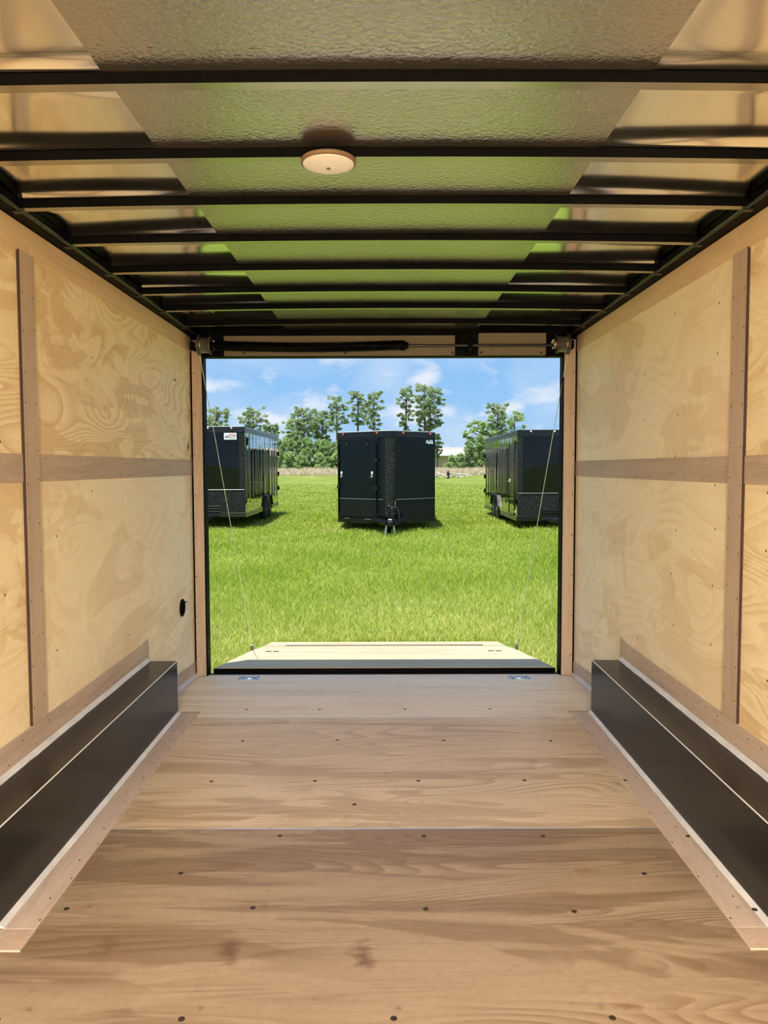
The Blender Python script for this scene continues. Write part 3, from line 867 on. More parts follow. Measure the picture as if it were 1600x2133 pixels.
def blades(name, n, yr, xw, power, h0, h1, wbase, mat, toner, skip=None):
    u = rng.random(n)
    a, b = yr
    if power == 1: Y = a * (b / a) ** u
    else:
        e = 1 - power
        Y = (a ** e + u * (b ** e - a ** e)) ** (1 / e)
    X = (rng.random(n) * 2 - 1) * (xw[0] + xw[1] * Y)
    if skip is not None:
        kp = ~skip(X, Y); X, Y = X[kp], Y[kp]; n = len(X)
    Z = gnd_np(X, Y)
    clump = 0.5 + 0.5 * np.sin(X * 1.7 + 1.1 * np.sin(Y * 0.9)) * np.sin(Y * 1.3 + 0.8 * np.sin(X * 1.1))
    h = (h0 + (h1 - h0) * rng.random(n)) * (0.7 + 0.6 * clump)
    w = wbase * (0.7 + 0.6 * rng.random(n)) * np.maximum(1.0, Y / 9.0)
    th = rng.random(n) * 2 * np.pi
    lean = (0.25 + 0.75 * rng.random(n)) * h
    lx, ly = np.cos(th) * lean, np.sin(th) * lean
    ph = rng.random(n) * 2 * np.pi
    wx, wy = np.cos(ph) * w / 2, np.sin(ph) * w / 2
    P = np.empty((n, 5, 3), dtype=np.float32)
    P[:, 0] = np.stack([X - wx, Y - wy, Z - 0.01], 1)
    P[:, 1] = np.stack([X + wx, Y + wy, Z - 0.01], 1)
    P[:, 2] = np.stack([X - wx * 0.7 + lx * 0.3, Y - wy * 0.7 + ly * 0.3, Z + h * 0.6], 1)
    P[:, 3] = np.stack([X + wx * 0.7 + lx * 0.3, Y + wy * 0.7 + ly * 0.3, Z + h * 0.6], 1)
    P[:, 4] = np.stack([X + lx, Y + ly, Z + h * 0.95], 1)
    base = (np.arange(n) * 5)[:, None]
    idx = np.concatenate([base + np.array([[0, 1, 3]]), base + np.array([[0, 3, 2]]), base + np.array([[2, 3, 4]])], 1).ravel()
    tone = np.repeat(np.clip(toner(X, Y, clump), 0, 1), 5)
    return np_mesh(name, P.reshape(-1, 3), 3, idx, mat, tone)

def green_tone(X, Y, c):
    n = len(X)
    dry = 0.5 + 0.5 * np.sin(X * 0.9 + 2.0 * np.sin(Y * 0.35) + 0.7) * np.sin(Y * 0.8 + 1.2 * np.sin(X * 0.6))
    near = np.clip((11.0 - Y) / 6.0, 0, 1)
    t_ = 0.10 + 0.46 * rng.random(n) + 0.14 * (1 - c) + near * 0.20 + np.where(rng.random(n) < 0.10 + 0.16 * dry + 0.22 * near, 0.35, 0)
    return t_
def in_ramp(X, Y): return (np.abs(X) < 1.16) & (Y < 7.02)
tag(blades('grass', 400000, (5.02, 60.0), (1.0, 0.36), 1.7, 0.035, 0.105, 0.0058, M['grass'], green_tone, in_ramp),
    'short bright green grass with straw flecks covering the field', 'grass', kind='stuff')
tag(blades('dry_grass', 30000, (80.0, 98.0), (4.0, 0.27), 0.01, 0.2, 0.55, 0.008, M['straw'], lambda X, Y, c: rng.random(len(X)) * 0.9),
    'tall pale dry grass along the tree line', 'grass', kind='stuff')

# ------------------------------------------------------------------ parked trailers
def wheel_meshes():
    prof = [(0.18, -0.10), (0.24, -0.105), (0.315, -0.095), (0.335, -0.07), (0.335, 0.07), (0.315, 0.095), (0.24, 0.105), (0.18, 0.10)]
    return prof
def make_wheel(parent, x, y, z, s, rimmat):
    prof = [(r, h) for r, h in wheel_meshes()]
    wh = add('wheel', geo_lathe(prof, (x, y, z), 'X', 28), M['rubber'], parent, smooth=True)
    add('rim', geo_lathe([(0.182, s * 0.060), (0.182, s * 0.100), (0.150, s * 0.075), (0.060, s * 0.085), (0.055, s * 0.105), (0.01, s * 0.107)], (x, y, z), 'X', 24), rimmat, wh, smooth=True)
    return wh
def ribs(poly_fn, z0, z1, parent, name, mat, y0=None):
    pass

def bulged_panel(axis, c, s, a0, a1, z0, z1, bulge, R):
    """skin panel on the plane axis=c facing s, oil-canned a few millimetres"""
    nu, nz = 8, 10
    v, f = [], []
    ph = R.uniform(0, 6); k2 = R.uniform(-0.6, 0.6)
    for j in range(nz + 1):
        for i in range(nu + 1):
            u = i / nu; w = j / nz
            a = a0 + (a1 - a0) * u; z = z0 + (z1 - z0) * w
            d = bulge * math.sin(math.pi * u) * (math.sin(math.pi * w) ** 0.5 if 0 < w < 1 else 0) * (1 + k2 * math.sin(2 * math.pi * u + ph) + 0.35 * math.sin(3 * math.pi * w + ph))
            v.append((c + s * d, a, z) if axis == 'X' else (a, c + s * d, z))
    for j in range(nz):
        for i in range(nu):
            q = j * (nu + 1) + i
            f.append((q, q + 1, q + nu + 2, q + nu + 1))
    return v, f

def trailer(name, label, x0, x1, y0, y1, zb, zt, side, midz, rimmat, door_side=False, skin='paint_body', lens='clear_lens'):
    """flat-nosed cargo trailer; 'side' = +1 shows its right flank, -1 its left"""
    R = random.Random(int(x0 * 100))
    cx = (x0 + x1) / 2
    t = thing(name, (cx, (y0 + y1) / 2, GZ), label, 'trailer', 'black cargo trailers parked on the field')
    e = 0.012
    add('body', geo_box(x0 + e, x1 - e, y0 + e, y1, zb + 0.02, zt - 0.01), M[skin], t)
    add('roof', geo_box(x0 + 0.01, x1 - 0.01, y0 + 0.01, y1, zt - 0.012, zt + 0.006), M['trim_silver'], t, bevel=0.004)
    flank = x1 if side > 0 else x0
    n = max(4, int(round((y1 - y0) / 0.61)))
    step = (y1 - y0) / n
    for i in range(n):
        o = add('side_panel', bulged_panel('X', flank, side, y0 + i * step + 0.002, y0 + (i + 1) * step - 0.002, zb + 0.13, zt - 0.16, 0.0028 * R.uniform(0.4, 1.7), R), M[skin], t, smooth=True)
    o = add('front_panel', bulged_panel('Y', y0, -1, x0 + 0.16, x1 - 0.16, midz + 0.02, zt - 0.16, 0.02, R), M['paint_nose'], t, smooth=True)
    add('stone_guard', geo_box(x0 + 0.02, x1 - 0.02, y0 - 0.004, y0 + 0.02, zb + 0.13, midz - 0.015), M['plate'], t)
    for s in (-1, 1):
        xx = x0 if s < 0 else x1
        a, b = sorted((xx - s * 0.155, xx - s * 0.002))
        add('corner_plate', geo_box(a, b, y0 - 0.005, y0 + 0.02, zb + 0.13, zt - 0.16), M['plate'], t)
    add('trim_line', geo_box(x0 + 0.02, x1 - 0.02, y0 - 0.012, y0, midz - 0.010, midz + 0.010), M['trim_silver'], t, bevel=0.003)
    for k in range(3):
        za, zc = zt - 0.155 + k * 0.05, zt - 0.112 + k * 0.05
        gg = join(geo_box(x0 - 0.004, x1 + 0.004, y0 - 0.012 + 0.003 * k, y0 + 0.03, za, zc))
        add('roof_trim', gg, M['paint_trim'], t, bevel=0.005)
        a, b = sorted((flank - side * 0.03, flank + side * (0.012 - 0.002 * k)))
        add('roof_trim', geo_box(a, b, y0 - 0.008, y1, za, zc), M['paint_trim'], t, bevel=0.005)
    nt0, nt1 = cx - 0.62, cx + 0.62
    for k in range(2):
        za, zc = zb + k * 0.064, zb + 0.056 + k * 0.064
        for xa, xb in ((x0, nt0), (nt1, x1)):
            add('skirt_trim', geo_box(xa, xb, y0 - 0.012, y0 + 0.03, za, zc), M['paint_trim'], t, bevel=0.005)
        a, b = sorted((flank - side * 0.03, flank + side * 0.012))
        ya = y0 + (y1 - y0) * 0.44; yb = y0 + (y1 - y0) * 0.74
        add('skirt_trim', geo_box(a, b, y0 - 0.008, ya, za, zc), M['paint_trim'], t, bevel=0.005)
        add('skirt_trim', geo_box(a, b, yb, y1, za, zc), M['paint_trim'], t, bevel=0.005)
    # stepped trim round the tongue opening
    for za in (zb + 0.13, zb + 0.20, zb + 0.265):
        add('step_trim', geo_box(nt0, nt1, y0 - 0.014, y0 + 0.02, za, za + 0.045), M['paint_trim'], t, bevel=0.005)
    add('tongue_recess', geo_box(nt0 + 0.05, nt1 - 0.05, y0 - 0.006, y0 + 0.02, zb - 0.01, zb + 0.13), M['dark_hole'], t)
    # axles, wheels and fender
    yc = y0 + (y1 - y0) * 0.60
    for dy in (-0.37, 0.37):
        make_wheel(t, flank - side * 0.075, yc + dy, GZ + 0.325, side, rimmat)
        make_wheel(t, (x0 + x1) - flank + side * 0.075, yc + dy, GZ + 0.325, -side, rimmat)
        add('axle', geo_tube([(x0 + 0.1, yc + dy, GZ + 0.325), (x1 - 0.1, yc + dy, GZ + 0.325)], 0.04, 8), M['black_steel'], t)
    ft = GZ + 0.76
    pl = [(yc - 0.90, GZ + 0.42), (yc - 0.62, ft), (yc + 0.62, ft), (yc + 0.90, GZ + 0.42), (yc + 0.86, GZ + 0.42), (yc + 0.59, ft - 0.04), (yc - 0.59, ft - 0.04), (yc - 0.86, GZ + 0.42)]
    a, b = sorted((flank - side * 0.02, flank + side * 0.06))
    add('fender', geo_prism(pl, a, b, 'YZ'), M['fender'], t)
    add('wheel_arch', geo_prism([(yc - 0.86, zb), (yc - 0.59, ft - 0.04), (yc + 0.59, ft - 0.04), (yc + 0.86, zb)], flank + side * 0.001, flank + side * 0.008, 'YZ'), M['dark_hole'], t)
    add('fender_divider', geo_prism([(yc - 0.13, ft - 0.03), (yc + 0.13, ft - 0.03), (yc, ft - 0.26)], flank + side * 0.008, flank + side * 0.03, 'YZ'), M['paint_trim'], t)
    # marker lights
    for x in (x0 + 0.35, cx - 0.3, cx, cx + 0.3, x1 - 0.35):
        add('marker_light', geo_lathe([(0.026, 0.0), (0.026, -0.012), (0.014, -0.022)], (x, y0 - 0.010, zt - 0.045), 'Y', 12), M[lens], t, smooth=True)
    add('corner_lamp', geo_box(*sorted((flank, flank + side * 0.02)), y0 + 0.25, y0 + 0.31, zb + 0.20, zb + 0.28), M['clear_lens'], t, bevel=0.004)
    add('side_vent', geo_box(*sorted((flank, flank + side * 0.03)), y0 + 0.30, y0 + 0.42, zt - 0.50, zt - 0.28), M['dark_hole'], t, bevel=0.006)
    # rear hinges seen past the corner
    for z in (zb + 0.55, zb + 1.05, zb + 1.75):
        add('rear_hinge', geo_box(*sorted((flank - side * 0.03, flank + side * 0.03)), y1 - 0.02, y1 + 0.03, z, z + 0.14), M['black_steel'], t)
    # A-frame tongue, coupler and jack
    tip = (cx, y0 - 1.15, zb - 0.02)
    for s in (-1, 1):
        add('tongue_rail', geo_tube([(cx + s * 0.62, y0 + 0.2, zb + 0.04), tip], 0.05, 4), M['paint_trim'], t)
    add('coupler', geo_box(cx - 0.06, cx + 0.06, tip[1] - 0.25, tip[1] + 0.05, zb - 0.02, zb + 0.09), M['paint_trim'], t, bevel=0.02)
    jk = add('tongue_jack', geo_tube([(cx, y0 - 0.75, GZ + 0.02), (cx, y0 - 0.75, zb + 0.62)], 0.032, 12), M['paint_trim'], t)
    add('jack_foot', geo_lathe([(0.09, 0.0), (0.09, 0.02), (0.03, 0.03)], (cx, y0 - 0.75, GZ + 0.0), n=16), M['paint_trim'], jk)
    if door_side:
        ya, yb = y0 + 0.40, y0 + 1.30
        zz0, zz1 = zb + 0.14, zt - 0.34
        xo = flank + side * 0.011
        for (pa, pb, qa, qb) in ((ya, ya + 0.04, zz0, zz1), (yb - 0.04, yb, zz0, zz1), (ya, yb, zz1 - 0.04, zz1), (ya, yb, zz0, zz0 + 0.04)):
            add('door_frame', geo_box(*sorted((flank, xo + side * 0.014)), pa, pb, qa, qb), M['paint_trim'], t, bevel=0.004)
        dr = add('side_door', geo_box(*sorted((flank, xo)), ya + 0.04, yb - 0.04, zz0 + 0.04, zz1 - 0.04), M['paint_body'], t)
        add('door_latch', geo_box(*sorted((xo, xo + side * 0.03)), yb - 0.12, yb - 0.10, zb + 1.02, zb + 1.11), M['chrome'], dr, bevel=0.005)
    return t

left = trailer('cargo_trailer', 'glossy black cargo trailer on the left with a white sign on its nose', -6.30, -3.735, 20.7, 27.2, -0.065, 2.38, 1, 0.68, M['rim_black'])
# white dealer sign on the nose of the left trailer
sx0, sx1, sz0, sz1, sy = -4.285, -3.945, 2.025, 2.205, 20.662
sg = add('sign', geo_box(sx0, sx1, sy, sy + 0.012, sz0, sz1), M['white'], left, bevel=0.002)
def text_geo(txt, x, y, z, size, width):
    cu = bpy.data.curves.new('txt', 'FONT'); cu.body = txt; cu.size = size; cu.extrude = 0.0015; cu.resolution_u = 2
    ob = bpy.data.objects.new('txt', cu); COL.objects.link(ob)
    bpy.context.view_layer.update()
    dg = bpy.context.evaluated_depsgraph_get()
    me_ = bpy.data.meshes.new_from_object(ob.evaluated_get(dg))
    xs = [p.co.x for p in me_.vertices]
    k = width / (max(xs) - min(xs))
    vv = [((p.co.x - min(xs)) * k + x, y - p.co.z, p.co.y + z) for p in me_.vertices]
    ff = [tuple(p.vertices) for p in me_.polygons]
    bpy.data.objects.remove(ob); bpy.data.curves.remove(cu); bpy.data.meshes.remove(me_)
    return vv, ff
add('sign_lettering', text_geo('LOCAL', sx0 + 0.125, sy - 0.002, sz1 - 0.072, 0.075, 0.195), M['red'], sg, fix=False)
add('red_underline', geo_box(sx0 + 0.12, sx1 - 0.02, sy - 0.002, sy, sz1 - 0.086, sz1 - 0.080), M['red'], sg)
for k in range(2):
    add('wheel_emblem', geo_lathe([(0.018, 0.0), (0.018, -0.003)], (sx0 + 0.050 + 0.055 * k, sy, sz0 + 0.070), 'Y', 16), M['rubber'], sg)
add('fender_emblem', geo_prism([(sx0 + 0.045, sz0 + 0.095), (sx0 + 0.065, sz0 + 0.106), (sx0 + 0.092, sz0 + 0.106), (sx0 + 0.112, sz0 + 0.095)], sy - 0.003, sy, 'XZ'), M['rubber'], sg)
for (a, b, z) in ((0.14, 0.23, 0.066), (0.245, 0.315, 0.068), (0.14, 0.20, 0.038), (0.215, 0.31, 0.030)):
    add('print_line', geo_box(sx0 + a, sx0 + b, sy - 0.002, sy, sz0 + z - 0.006, sz0 + z + 0.006), M['grey_print'], sg)

right = trailer('cargo_trailer', 'glossy black cargo trailer on the right with a side door in its flank', 3.56, 6.12, 20.5, 27.1, -0.175, 2.26, -1, 0.57, M['rim'], door_side=True)

# two more stand in line behind the middle one; only the glossy flanks mirror them
trailer('cargo_trailer', 'black cargo trailer standing directly behind the V-nosed one, seen only mirrored in the flanks', -1.20, 1.30, 29.5, 36.5, -0.10, 2.22, -1, 0.55, M['rim_black'], skin='paint_matte')
trailer('cargo_trailer', 'farthest black cargo trailer of the middle line, seen only mirrored in the flanks', -1.25, 1.25, 38.5, 46.0, -0.10, 2.22, 1, 0.55, M['rim_black'], skin='paint_matte')

# V-nosed trailer in the middle ------------------------------------------------
def vnose():
    nx_, ny_ = 0.145, 19.3
    xl, xr, ye = -1.215, 1.355, 20.4
    zb, zt, midz = -0.17, 2.19, 0.46
    t = thing('cargo_trailer', (nx_, 21.0, GZ), 'satin black V-nosed cargo trailer facing the ramp between the glossy ones', 'trailer', 'black cargo trailers parked on the field')
    # plan of the nose: two flat faces joined by a rounded cap
    A = Vector((xl, ye)); B = Vector((nx_, ny_)); Cc = Vector((xr, ye))
    def along(P, Q, d): return P + (Q - P).normalized() * d
    pl_ = along(B, A, 0.22); pr_ = along(B, Cc, 0.22)
    cap = []
    for i in range(11):
        u = i / 10
        q = pl_ * (1 - u) ** 2 + B * (2 * u * (1 - u)) + pr_ * u ** 2
        cap.append((q.x, q.y))
    plan = [(xl, 27.0), (xl, ye)] + cap + [(xr, ye), (xr, 27.0)]
    add('body', geo_prism([(p[0], p[1]) for p in plan], zb, zt, 'XY'), M['paint_matte'], t)
    cxp, cyp = 0.07, 23.0
    def grow(d, pts): return [((p[0] - cxp) * (1 + d / 1.3) + cxp, (p[1] - cyp) * (1 + d / 3.0) + cyp) for p in pts]
    add('roof', geo_prism(grow(-0.005, plan), zt - 0.005, zt + 0.018, 'XY'), M['white'], t)
    for k in range(3):
        add('roof_trim', geo_prism(grow(0.012 - 0.003 * k, plan), zt - 0.145 + 0.05 * k, zt - 0.103 + 0.05 * k, 'XY'), M['paint_trim'], t)
    # rounded nose cap of diamond plate
    out = [(p[0], p[1] - 0.012) for p in cap]
    ring = out + [(p[0], p[1] + 0.05) for p in cap[::-1]]
    add('nose_cap', geo_prism(ring, zb + 0.05, zt - 0.15, 'XY'), M['plate'], t)
    def face_box(P, Q, d0, d1, z0, z1, o0, o1):
        """box on the face running from P to Q, between distances d0..d1, standing proud o0..o1"""
        d = (Q - P).normalized(); nrm = Vector((d.y, -d.x))
        if nrm.y > 0: nrm = -nrm
        c = [P + d * d0 + nrm * o0, P + d * d1 + nrm * o0, P + d * d1 + nrm * o1, P + d * d0 + nrm * o1]
        return geo_hexa([(q.x, q.y, z0) for q in c] + [(q.x, q.y, z1) for q in c])
    LL = (B - A).length; LR = (B - Cc).length
    # right face: stone guard, trim line, decal
    add('stone_guard', face_box(Cc, B, 0.02, LR - 0.23, zb + 0.10, midz - 0.01, 0, 0.006), M['plate'], t)
    add('trim_line', face_box(Cc, B, 0.02, LR - 0.21, midz - 0.012, midz + 0.012, 0, 0.014), M['trim_silver'], t)
    for k in range(2):
        add('skirt_trim', face_box(Cc, B, 0.0, LR - 0.35, zb + 0.062 * k, zb + 0.054 + 0.062 * k, 0, 0.014), M['paint_trim'], t)
        add('skirt_trim', face_box(A, B, 0.0, LL - 0.35, zb + 0.062 * k, zb + 0.054 + 0.062 * k, 0, 0.014), M['paint_trim'], t)
    # ragged white name decal near the top right corner
    d = (B - Cc).normalized()
    def dp(u, z): q = Cc + d * u; return q, z
    prof = [(0.075, 1.885), (0.09, 1.985), (0.20, 1.995), (0.225, 1.955), (0.235, 1.935), (0.255, 1.96), (0.275, 1.99), (0.31, 1.975), (0.335, 1.995), (0.345, 1.905), (0.275, 1.90), (0.245, 1.87), (0.215, 1.895), (0.14, 1.885)]
    nrm = Vector((d.y, -d.x)); nrm = -nrm if nrm.y > 0 else nrm
    vv = []
    for o_ in (0.003, 0.006):
        for u, z in prof:
            q = Cc + d * u + nrm * o_
            vv.append((q.x, q.y, z))
    n = len(prof)
    ff = [tuple(range(n)), tuple(range(2 * n - 1, n - 1, -1))] + [(i, n + i, n + (i + 1) % n, (i + 1) % n) for i in range(n)]
    add('name_decal', (vv, ff), M['white'], t)
    # left face: drop-down door with two pull handles, bar hinges, guard below
    d0, d1 = 0.03, LL - 0.38
    dz0, dz1 = zb + 0.17, zt - 0.20
    dr = add('nose_door', face_box(A, B, d0, d1, dz0, dz1, 0.0, 0.018), M['paint_matte'], t)
    add('door_guard', face_box(A, B, d0 + 0.01, d1 - 0.01, dz0 + 0.01, midz - 0.01, 0.018, 0.023), M['plate'], dr)
    add('door_trim_line', face_box(A, B, d0 + 0.01, d1 - 0.01, midz - 0.012, midz + 0.012, 0.018, 0.03), M['trim_silver'], dr)
    add('stone_guard', face_box(A, B, d1 + 0.03, LL - 0.23, zb + 0.13, midz - 0.01, 0, 0.006), M['plate'], t)
    add('trim_line', face_box(A, B, d1 + 0.03, LL - 0.21, midz - 0.012, midz + 0.012, 0, 0.014), M['trim_silver'], t)
    for u in (d0 - 0.02, d1 + 0.005):
        add('door_frame', face_box(A, B, u, u + 0.02, dz0, dz1 + 0.03, 0, 0.024), M['paint_trim'], t)
    add('door_frame', face_box(A, B, d0, d1, dz1 + 0.005, dz1 + 0.03, 0, 0.024), M['paint_trim'], t)
    def on_face(u, z, o_):
        dd = (B - A).normalized(); nn = Vector((dd.y, -dd.x)); nn = -nn if nn.y > 0 else nn
        q = A + dd * u + nn * o_
        return (q.x, q.y, z)
    def wdt(px): return d0 + (d1 - d0) * px
    for u in (wdt(0.10), wdt(0.88)):
        h = add('bar_lock', face_box(A, B, u - 0.025, u + 0.025, 1.02, 1.08, 0.018, 0.06), M['chrome'], dr)
        add('lock_handle', geo_tube([on_face(u - 0.15 if u > 0.5 else u - 0.08, 1.0, 0.05), on_face(u + 0.08, 1.0, 0.05)], 0.012, 6), M['paint_trim'], h)
        add('padlock_tab', face_box(A, B, u - 0.028, u + 0.028, 1.10, 1.17, 0.03, 0.05), M['white'], h)
    for u in (wdt(0.22), wdt(0.74)):
        add('rubber_bumper', geo_lathe([(0.035, 0.0), (0.03, -0.05)], on_face(u, zt - 0.32, 0.018), 'Y', 12), M['rubber'], dr)
    for u, z in ((wdt(0.97), 1.40), (wdt(0.97), 0.70), (wdt(0.01), 1.40), (wdt(0.01), 0.72)):
        add('bar_keeper', face_box(A, B, u - 0.035, u + 0.06, z, z + 0.09, 0.018, 0.055), M['paint_trim'], dr)
    for u in (wdt(0.98), wdt(0.02)):
        add('lock_bar', geo_tube([on_face(u, dz0 + 0.1, 0.035), on_face(u, dz1 - 0.1, 0.035)], 0.012, 6), M['black_steel'], dr)
    for u in (wdt(0.18), wdt(0.70)):
        add('fold_step', face_box(A, B, u, u + 0.18, zb + 0.10, zb + 0.125, 0.01, 0.06), M['trim_silver'], t)
    # red marker lights under the roof edge
    for P_, u in ((A, 0.20), (A, 1.35), (Cc, 1.18), (Cc, 0.20)):
        dd = (B - P_).normalized(); nn = Vector((dd.y, -dd.x)); nn = -nn if nn.y > 0 else nn
        q = P_ + dd * u + nn * 0.02
        add('marker_light', geo_lathe([(0.028, 0.0), (0.028, -0.014), (0.014, -0.024)], (q.x, q.y, zt - 0.05), 'Y', 12), M['red_lens'], t, smooth=True)
    # tongue
    tz = -0.08
    tip = (nx_, 18.42, tz)
    for s in (-1, 1):
        add('tongue_rail', geo_tube([(nx_ + s * 0.42, 19.72, tz), (nx_ + s * 0.05, 18.5, tz)], 0.085, 4), M['paint_trim'], t)
    add('nose_step', geo_prism([(nx_ - 0.32, 19.50), (nx_ - 0.10, 19.12), (nx_ + 0.10, 19.12), (nx_ + 0.32, 19.50)], 0.03, 0.12, 'XY'), M['paint_trim'], t, bevel=0.01)
    add('coupler', join(geo_box(nx_ - 0.07, nx_ + 0.07, 18.22, 18.56, tz - 0.05, tz + 0.08)), M['paint_trim'], t, bevel=0.025)
    add('coupler_latch', geo_box(nx_ - 0.05, nx_ + 0.05, 18.26, 18.40, tz + 0.08, tz + 0.12), M['trim_silver'], t, bevel=0.01)
    jk = add('tongue_jack', geo_tube([(nx_ - 0.02, 18.72, GZ + 0.03), (nx_ - 0.02, 18.72, 0.30)], 0.042, 14), M['paint_trim'], t, smooth=True)
    add('jack_leg', geo_tube([(nx_ - 0.02, 18.62, GZ), (nx_ - 0.02, 18.62, tz)], 0.05, 12), M['black_steel'], jk, smooth=True)
    add('jack_head', geo_lathe([(0.05, 0.0), (0.055, 0.03), (0.04, 0.05), (0.01, 0.055)], (nx_ - 0.02, 18.72, 0.30), n=16), M['paint_trim'], jk, smooth=True)
    add('jack_crank', geo_tube([(nx_ + 0.02, 18.72, 0.30), (nx_ + 0.13, 18.72, 0.30), (nx_ + 0.13, 18.72, 0.44)], 0.012, 8), M['chrome'], jk, smooth=True)
    # plug cable looping beside the jack
    lp = []
    for i in range(17):
        a = math.pi * (1.05 - 1.15 * i / 16)
        lp.append((nx_ + 0.10 + 0.13 * math.cos(a), 18.70 - 0.02 * i / 16, 0.10 + 0.20 * math.sin(a)))
    add('plug_cable', geo_tube(lp, 0.017, 8), M['rubber'], t, smooth=True)
    # safety chains: interlocked links hanging either side of the jack
    for s in (-1, 1):
        ch = add('safety_chain', geo_tube([(nx_ + s * 0.09, 18.40, -0.14), (nx_ + s * 0.09, 18.40, -0.15)], 0.012, 6), M['chrome'], t)
        for k in range(6):
            zc = -0.16 - 0.036 * k
            lk = []
            for i in range(13):
                a = 2 * math.pi * i / 12
                r = 0.020 * math.cos(a)
                lk.append((nx_ + s * (0.09 + 0.006 * k) + (r if k % 2 else 0), 18.40 + (0 if k % 2 else r), zc + 0.030 * math.sin(a)))
            add('chain_link', geo_tube(lk, 0.008, 6, caps=False), M['chrome'], ch, smooth=True)
    return t
vnose()

# ------------------------------------------------------------------ trees, brush, shed
def leaf_cloud(centers, radii, per, size, R):
    """random leaf sprays filling squashed blobs; returns verts, idx, tone"""
    C = np.repeat(np.asarray(centers), per, 0); Rr = np.repeat(np.asarray(radii), per, 0)
    n = len(C)
    d = rng.normal(size=(n, 3)); d /= np.linalg.norm(d, axis=1)[:, None]
    rad = rng.random(n) ** 0.6
    P = C + d * Rr * rad[:, None]
    a = rng.normal(size=(n, 3)); a /= np.linalg.norm(a, axis=1)[:, None]
    b = np.cross(a, rng.normal(size=(n, 3))); b /= np.linalg.norm(b, axis=1)[:, None]
    s = size * (0.5 + rng.random(n))[:, None]
    V = np.empty((n, 4, 3))
    V[:, 0] = P - a * s; V[:, 1] = P - b * s * 0.45; V[:, 2] = P + a * s; V[:, 3] = P + b * s * 0.45
    tone = np.repeat(np.clip(0.15 + 0.75 * rng.random(n), 0, 1), 4)
    return V.reshape(-1, 3), np.arange(n * 4), tone

def pine(x, y, ztop, zbot, hw, label, dens=1.0, lean=0.0, twin=False, matk='pine', leaf=0.14):
    zb = gnd(x, y); ztop *= 1.03; hw *= 1.12
    R = random.Random(int(x * 77) + int(ztop * 13))
    t = thing('tree', (x, y, zb), label, 'tree', 'trees along the far edge of the field')
    trunks = [(0.0, ztop)] + ([(0.75, ztop - 0.4)] if twin else [])
    cs, rs, br = [], [], []
    tg = []
    for dx, zt in trunks:
        top = (x + dx + lean, y, zt - 0.3)
        path = [(x + dx * 0.8, y, zb - 0.1), (x + dx * 0.9 + lean * 0.3, y, zb + (zt - zb) * 0.4), (x + dx + lean * 0.8, y, zb + (zt - zb) * 0.75), top]
        H = zt - zb
        tg.append(geo_tube(path, 0.1, 7, rs=[0.017 * H, 0.014 * H, 0.009 * H, 0.03]))
        nb = int((18 + 6.5 * (zt - zbot)) * dens)
        for i in range(nb):
            u = i / max(1, nb - 1)
            z = zbot + (zt - zbot) * (0.04 + 0.94 * u)
            prof = math.sin(math.pi * min(1.0, 0.12 + 0.64 * u)) ** 0.8
            L = hw * prof * R.uniform(0.35, 1.08)
            a = R.uniform(0, 2 * math.pi)
            ex, ey = math.cos(a) * L, math.sin(a) * L
            e = (x + dx + lean * (z - zb) / H + ex, y + ey, z + R.uniform(-0.15, 0.35))
            br.append(geo_tube([(x + dx + lean * (z - zb) / H, y, z - 0.25 * L), ((x + dx + e[0]) / 2, (y + e[1]) / 2, z - 0.05), e], 0.03, 4, rs=[0.045, 0.03, 0.012]))
            r = R.uniform(0.22, 0.48) * (0.6 + 0.25 * hw)
            cs.append(e); rs.append((r, r, r * 0.62))
        cs.append(top); rs.append((0.5 * hw * 0.7, 0.5 * hw * 0.7, 0.5))
    add('trunk', join(*tg), M['bark'], t, smooth=True, fix=False)
    add('branches', join(*br), M['bark'], t, fix=False)
    V, I, T = leaf_cloud(cs, rs, 60, leaf, R)
    np_mesh('foliage', V, 4, I, M[matk], T, t, (x, y, zb))
    return t

def shrub(name, x, y, ztop, hw, label, cat, grp, matk='brush', per=70, leaf=0.14):
    zb = gnd(x, y)
    R = random.Random(int(x * 91) + int(ztop * 17))
    t = thing(name, (x, y, zb), label, cat, grp)
    H = ztop - zb
    cs, rs, st = [], [], []
    n = int(16 + 12 * hw * H / 3)
    for i in range(n):
        u = (i + 0.5) / n
        w = hw * (1.0 - 0.75 * u ** 1.6)
        a = R.uniform(0, 6.283); q = math.sqrt(R.random())
        c = (x + math.cos(a) * w * q, y + math.sin(a) * w * q * 0.7, zb + H * (0.08 + 0.88 * u))
        r = R.uniform(0.3, 0.6) * (0.45 + 0.28 * hw)
        cs.append(c); rs.append((r, r, r * 0.8))
        if i % 3 == 0:
            st.append(geo_tube([(x + R.uniform(-.1, .1), y, zb - 0.05), ((x + c[0]) / 2, (y + c[1]) / 2, (zb + c[2]) / 2), c], 0.03, 4, rs=[0.05, 0.035, 0.012]))
    add('stems', join(*st), M['bark'], t, fix=False)
    V, I, T = leaf_cloud(cs, rs, per, leaf, R)
    np_mesh('foliage', V, 4, I, M[matk], T, t, (x, y, zb))
    return t

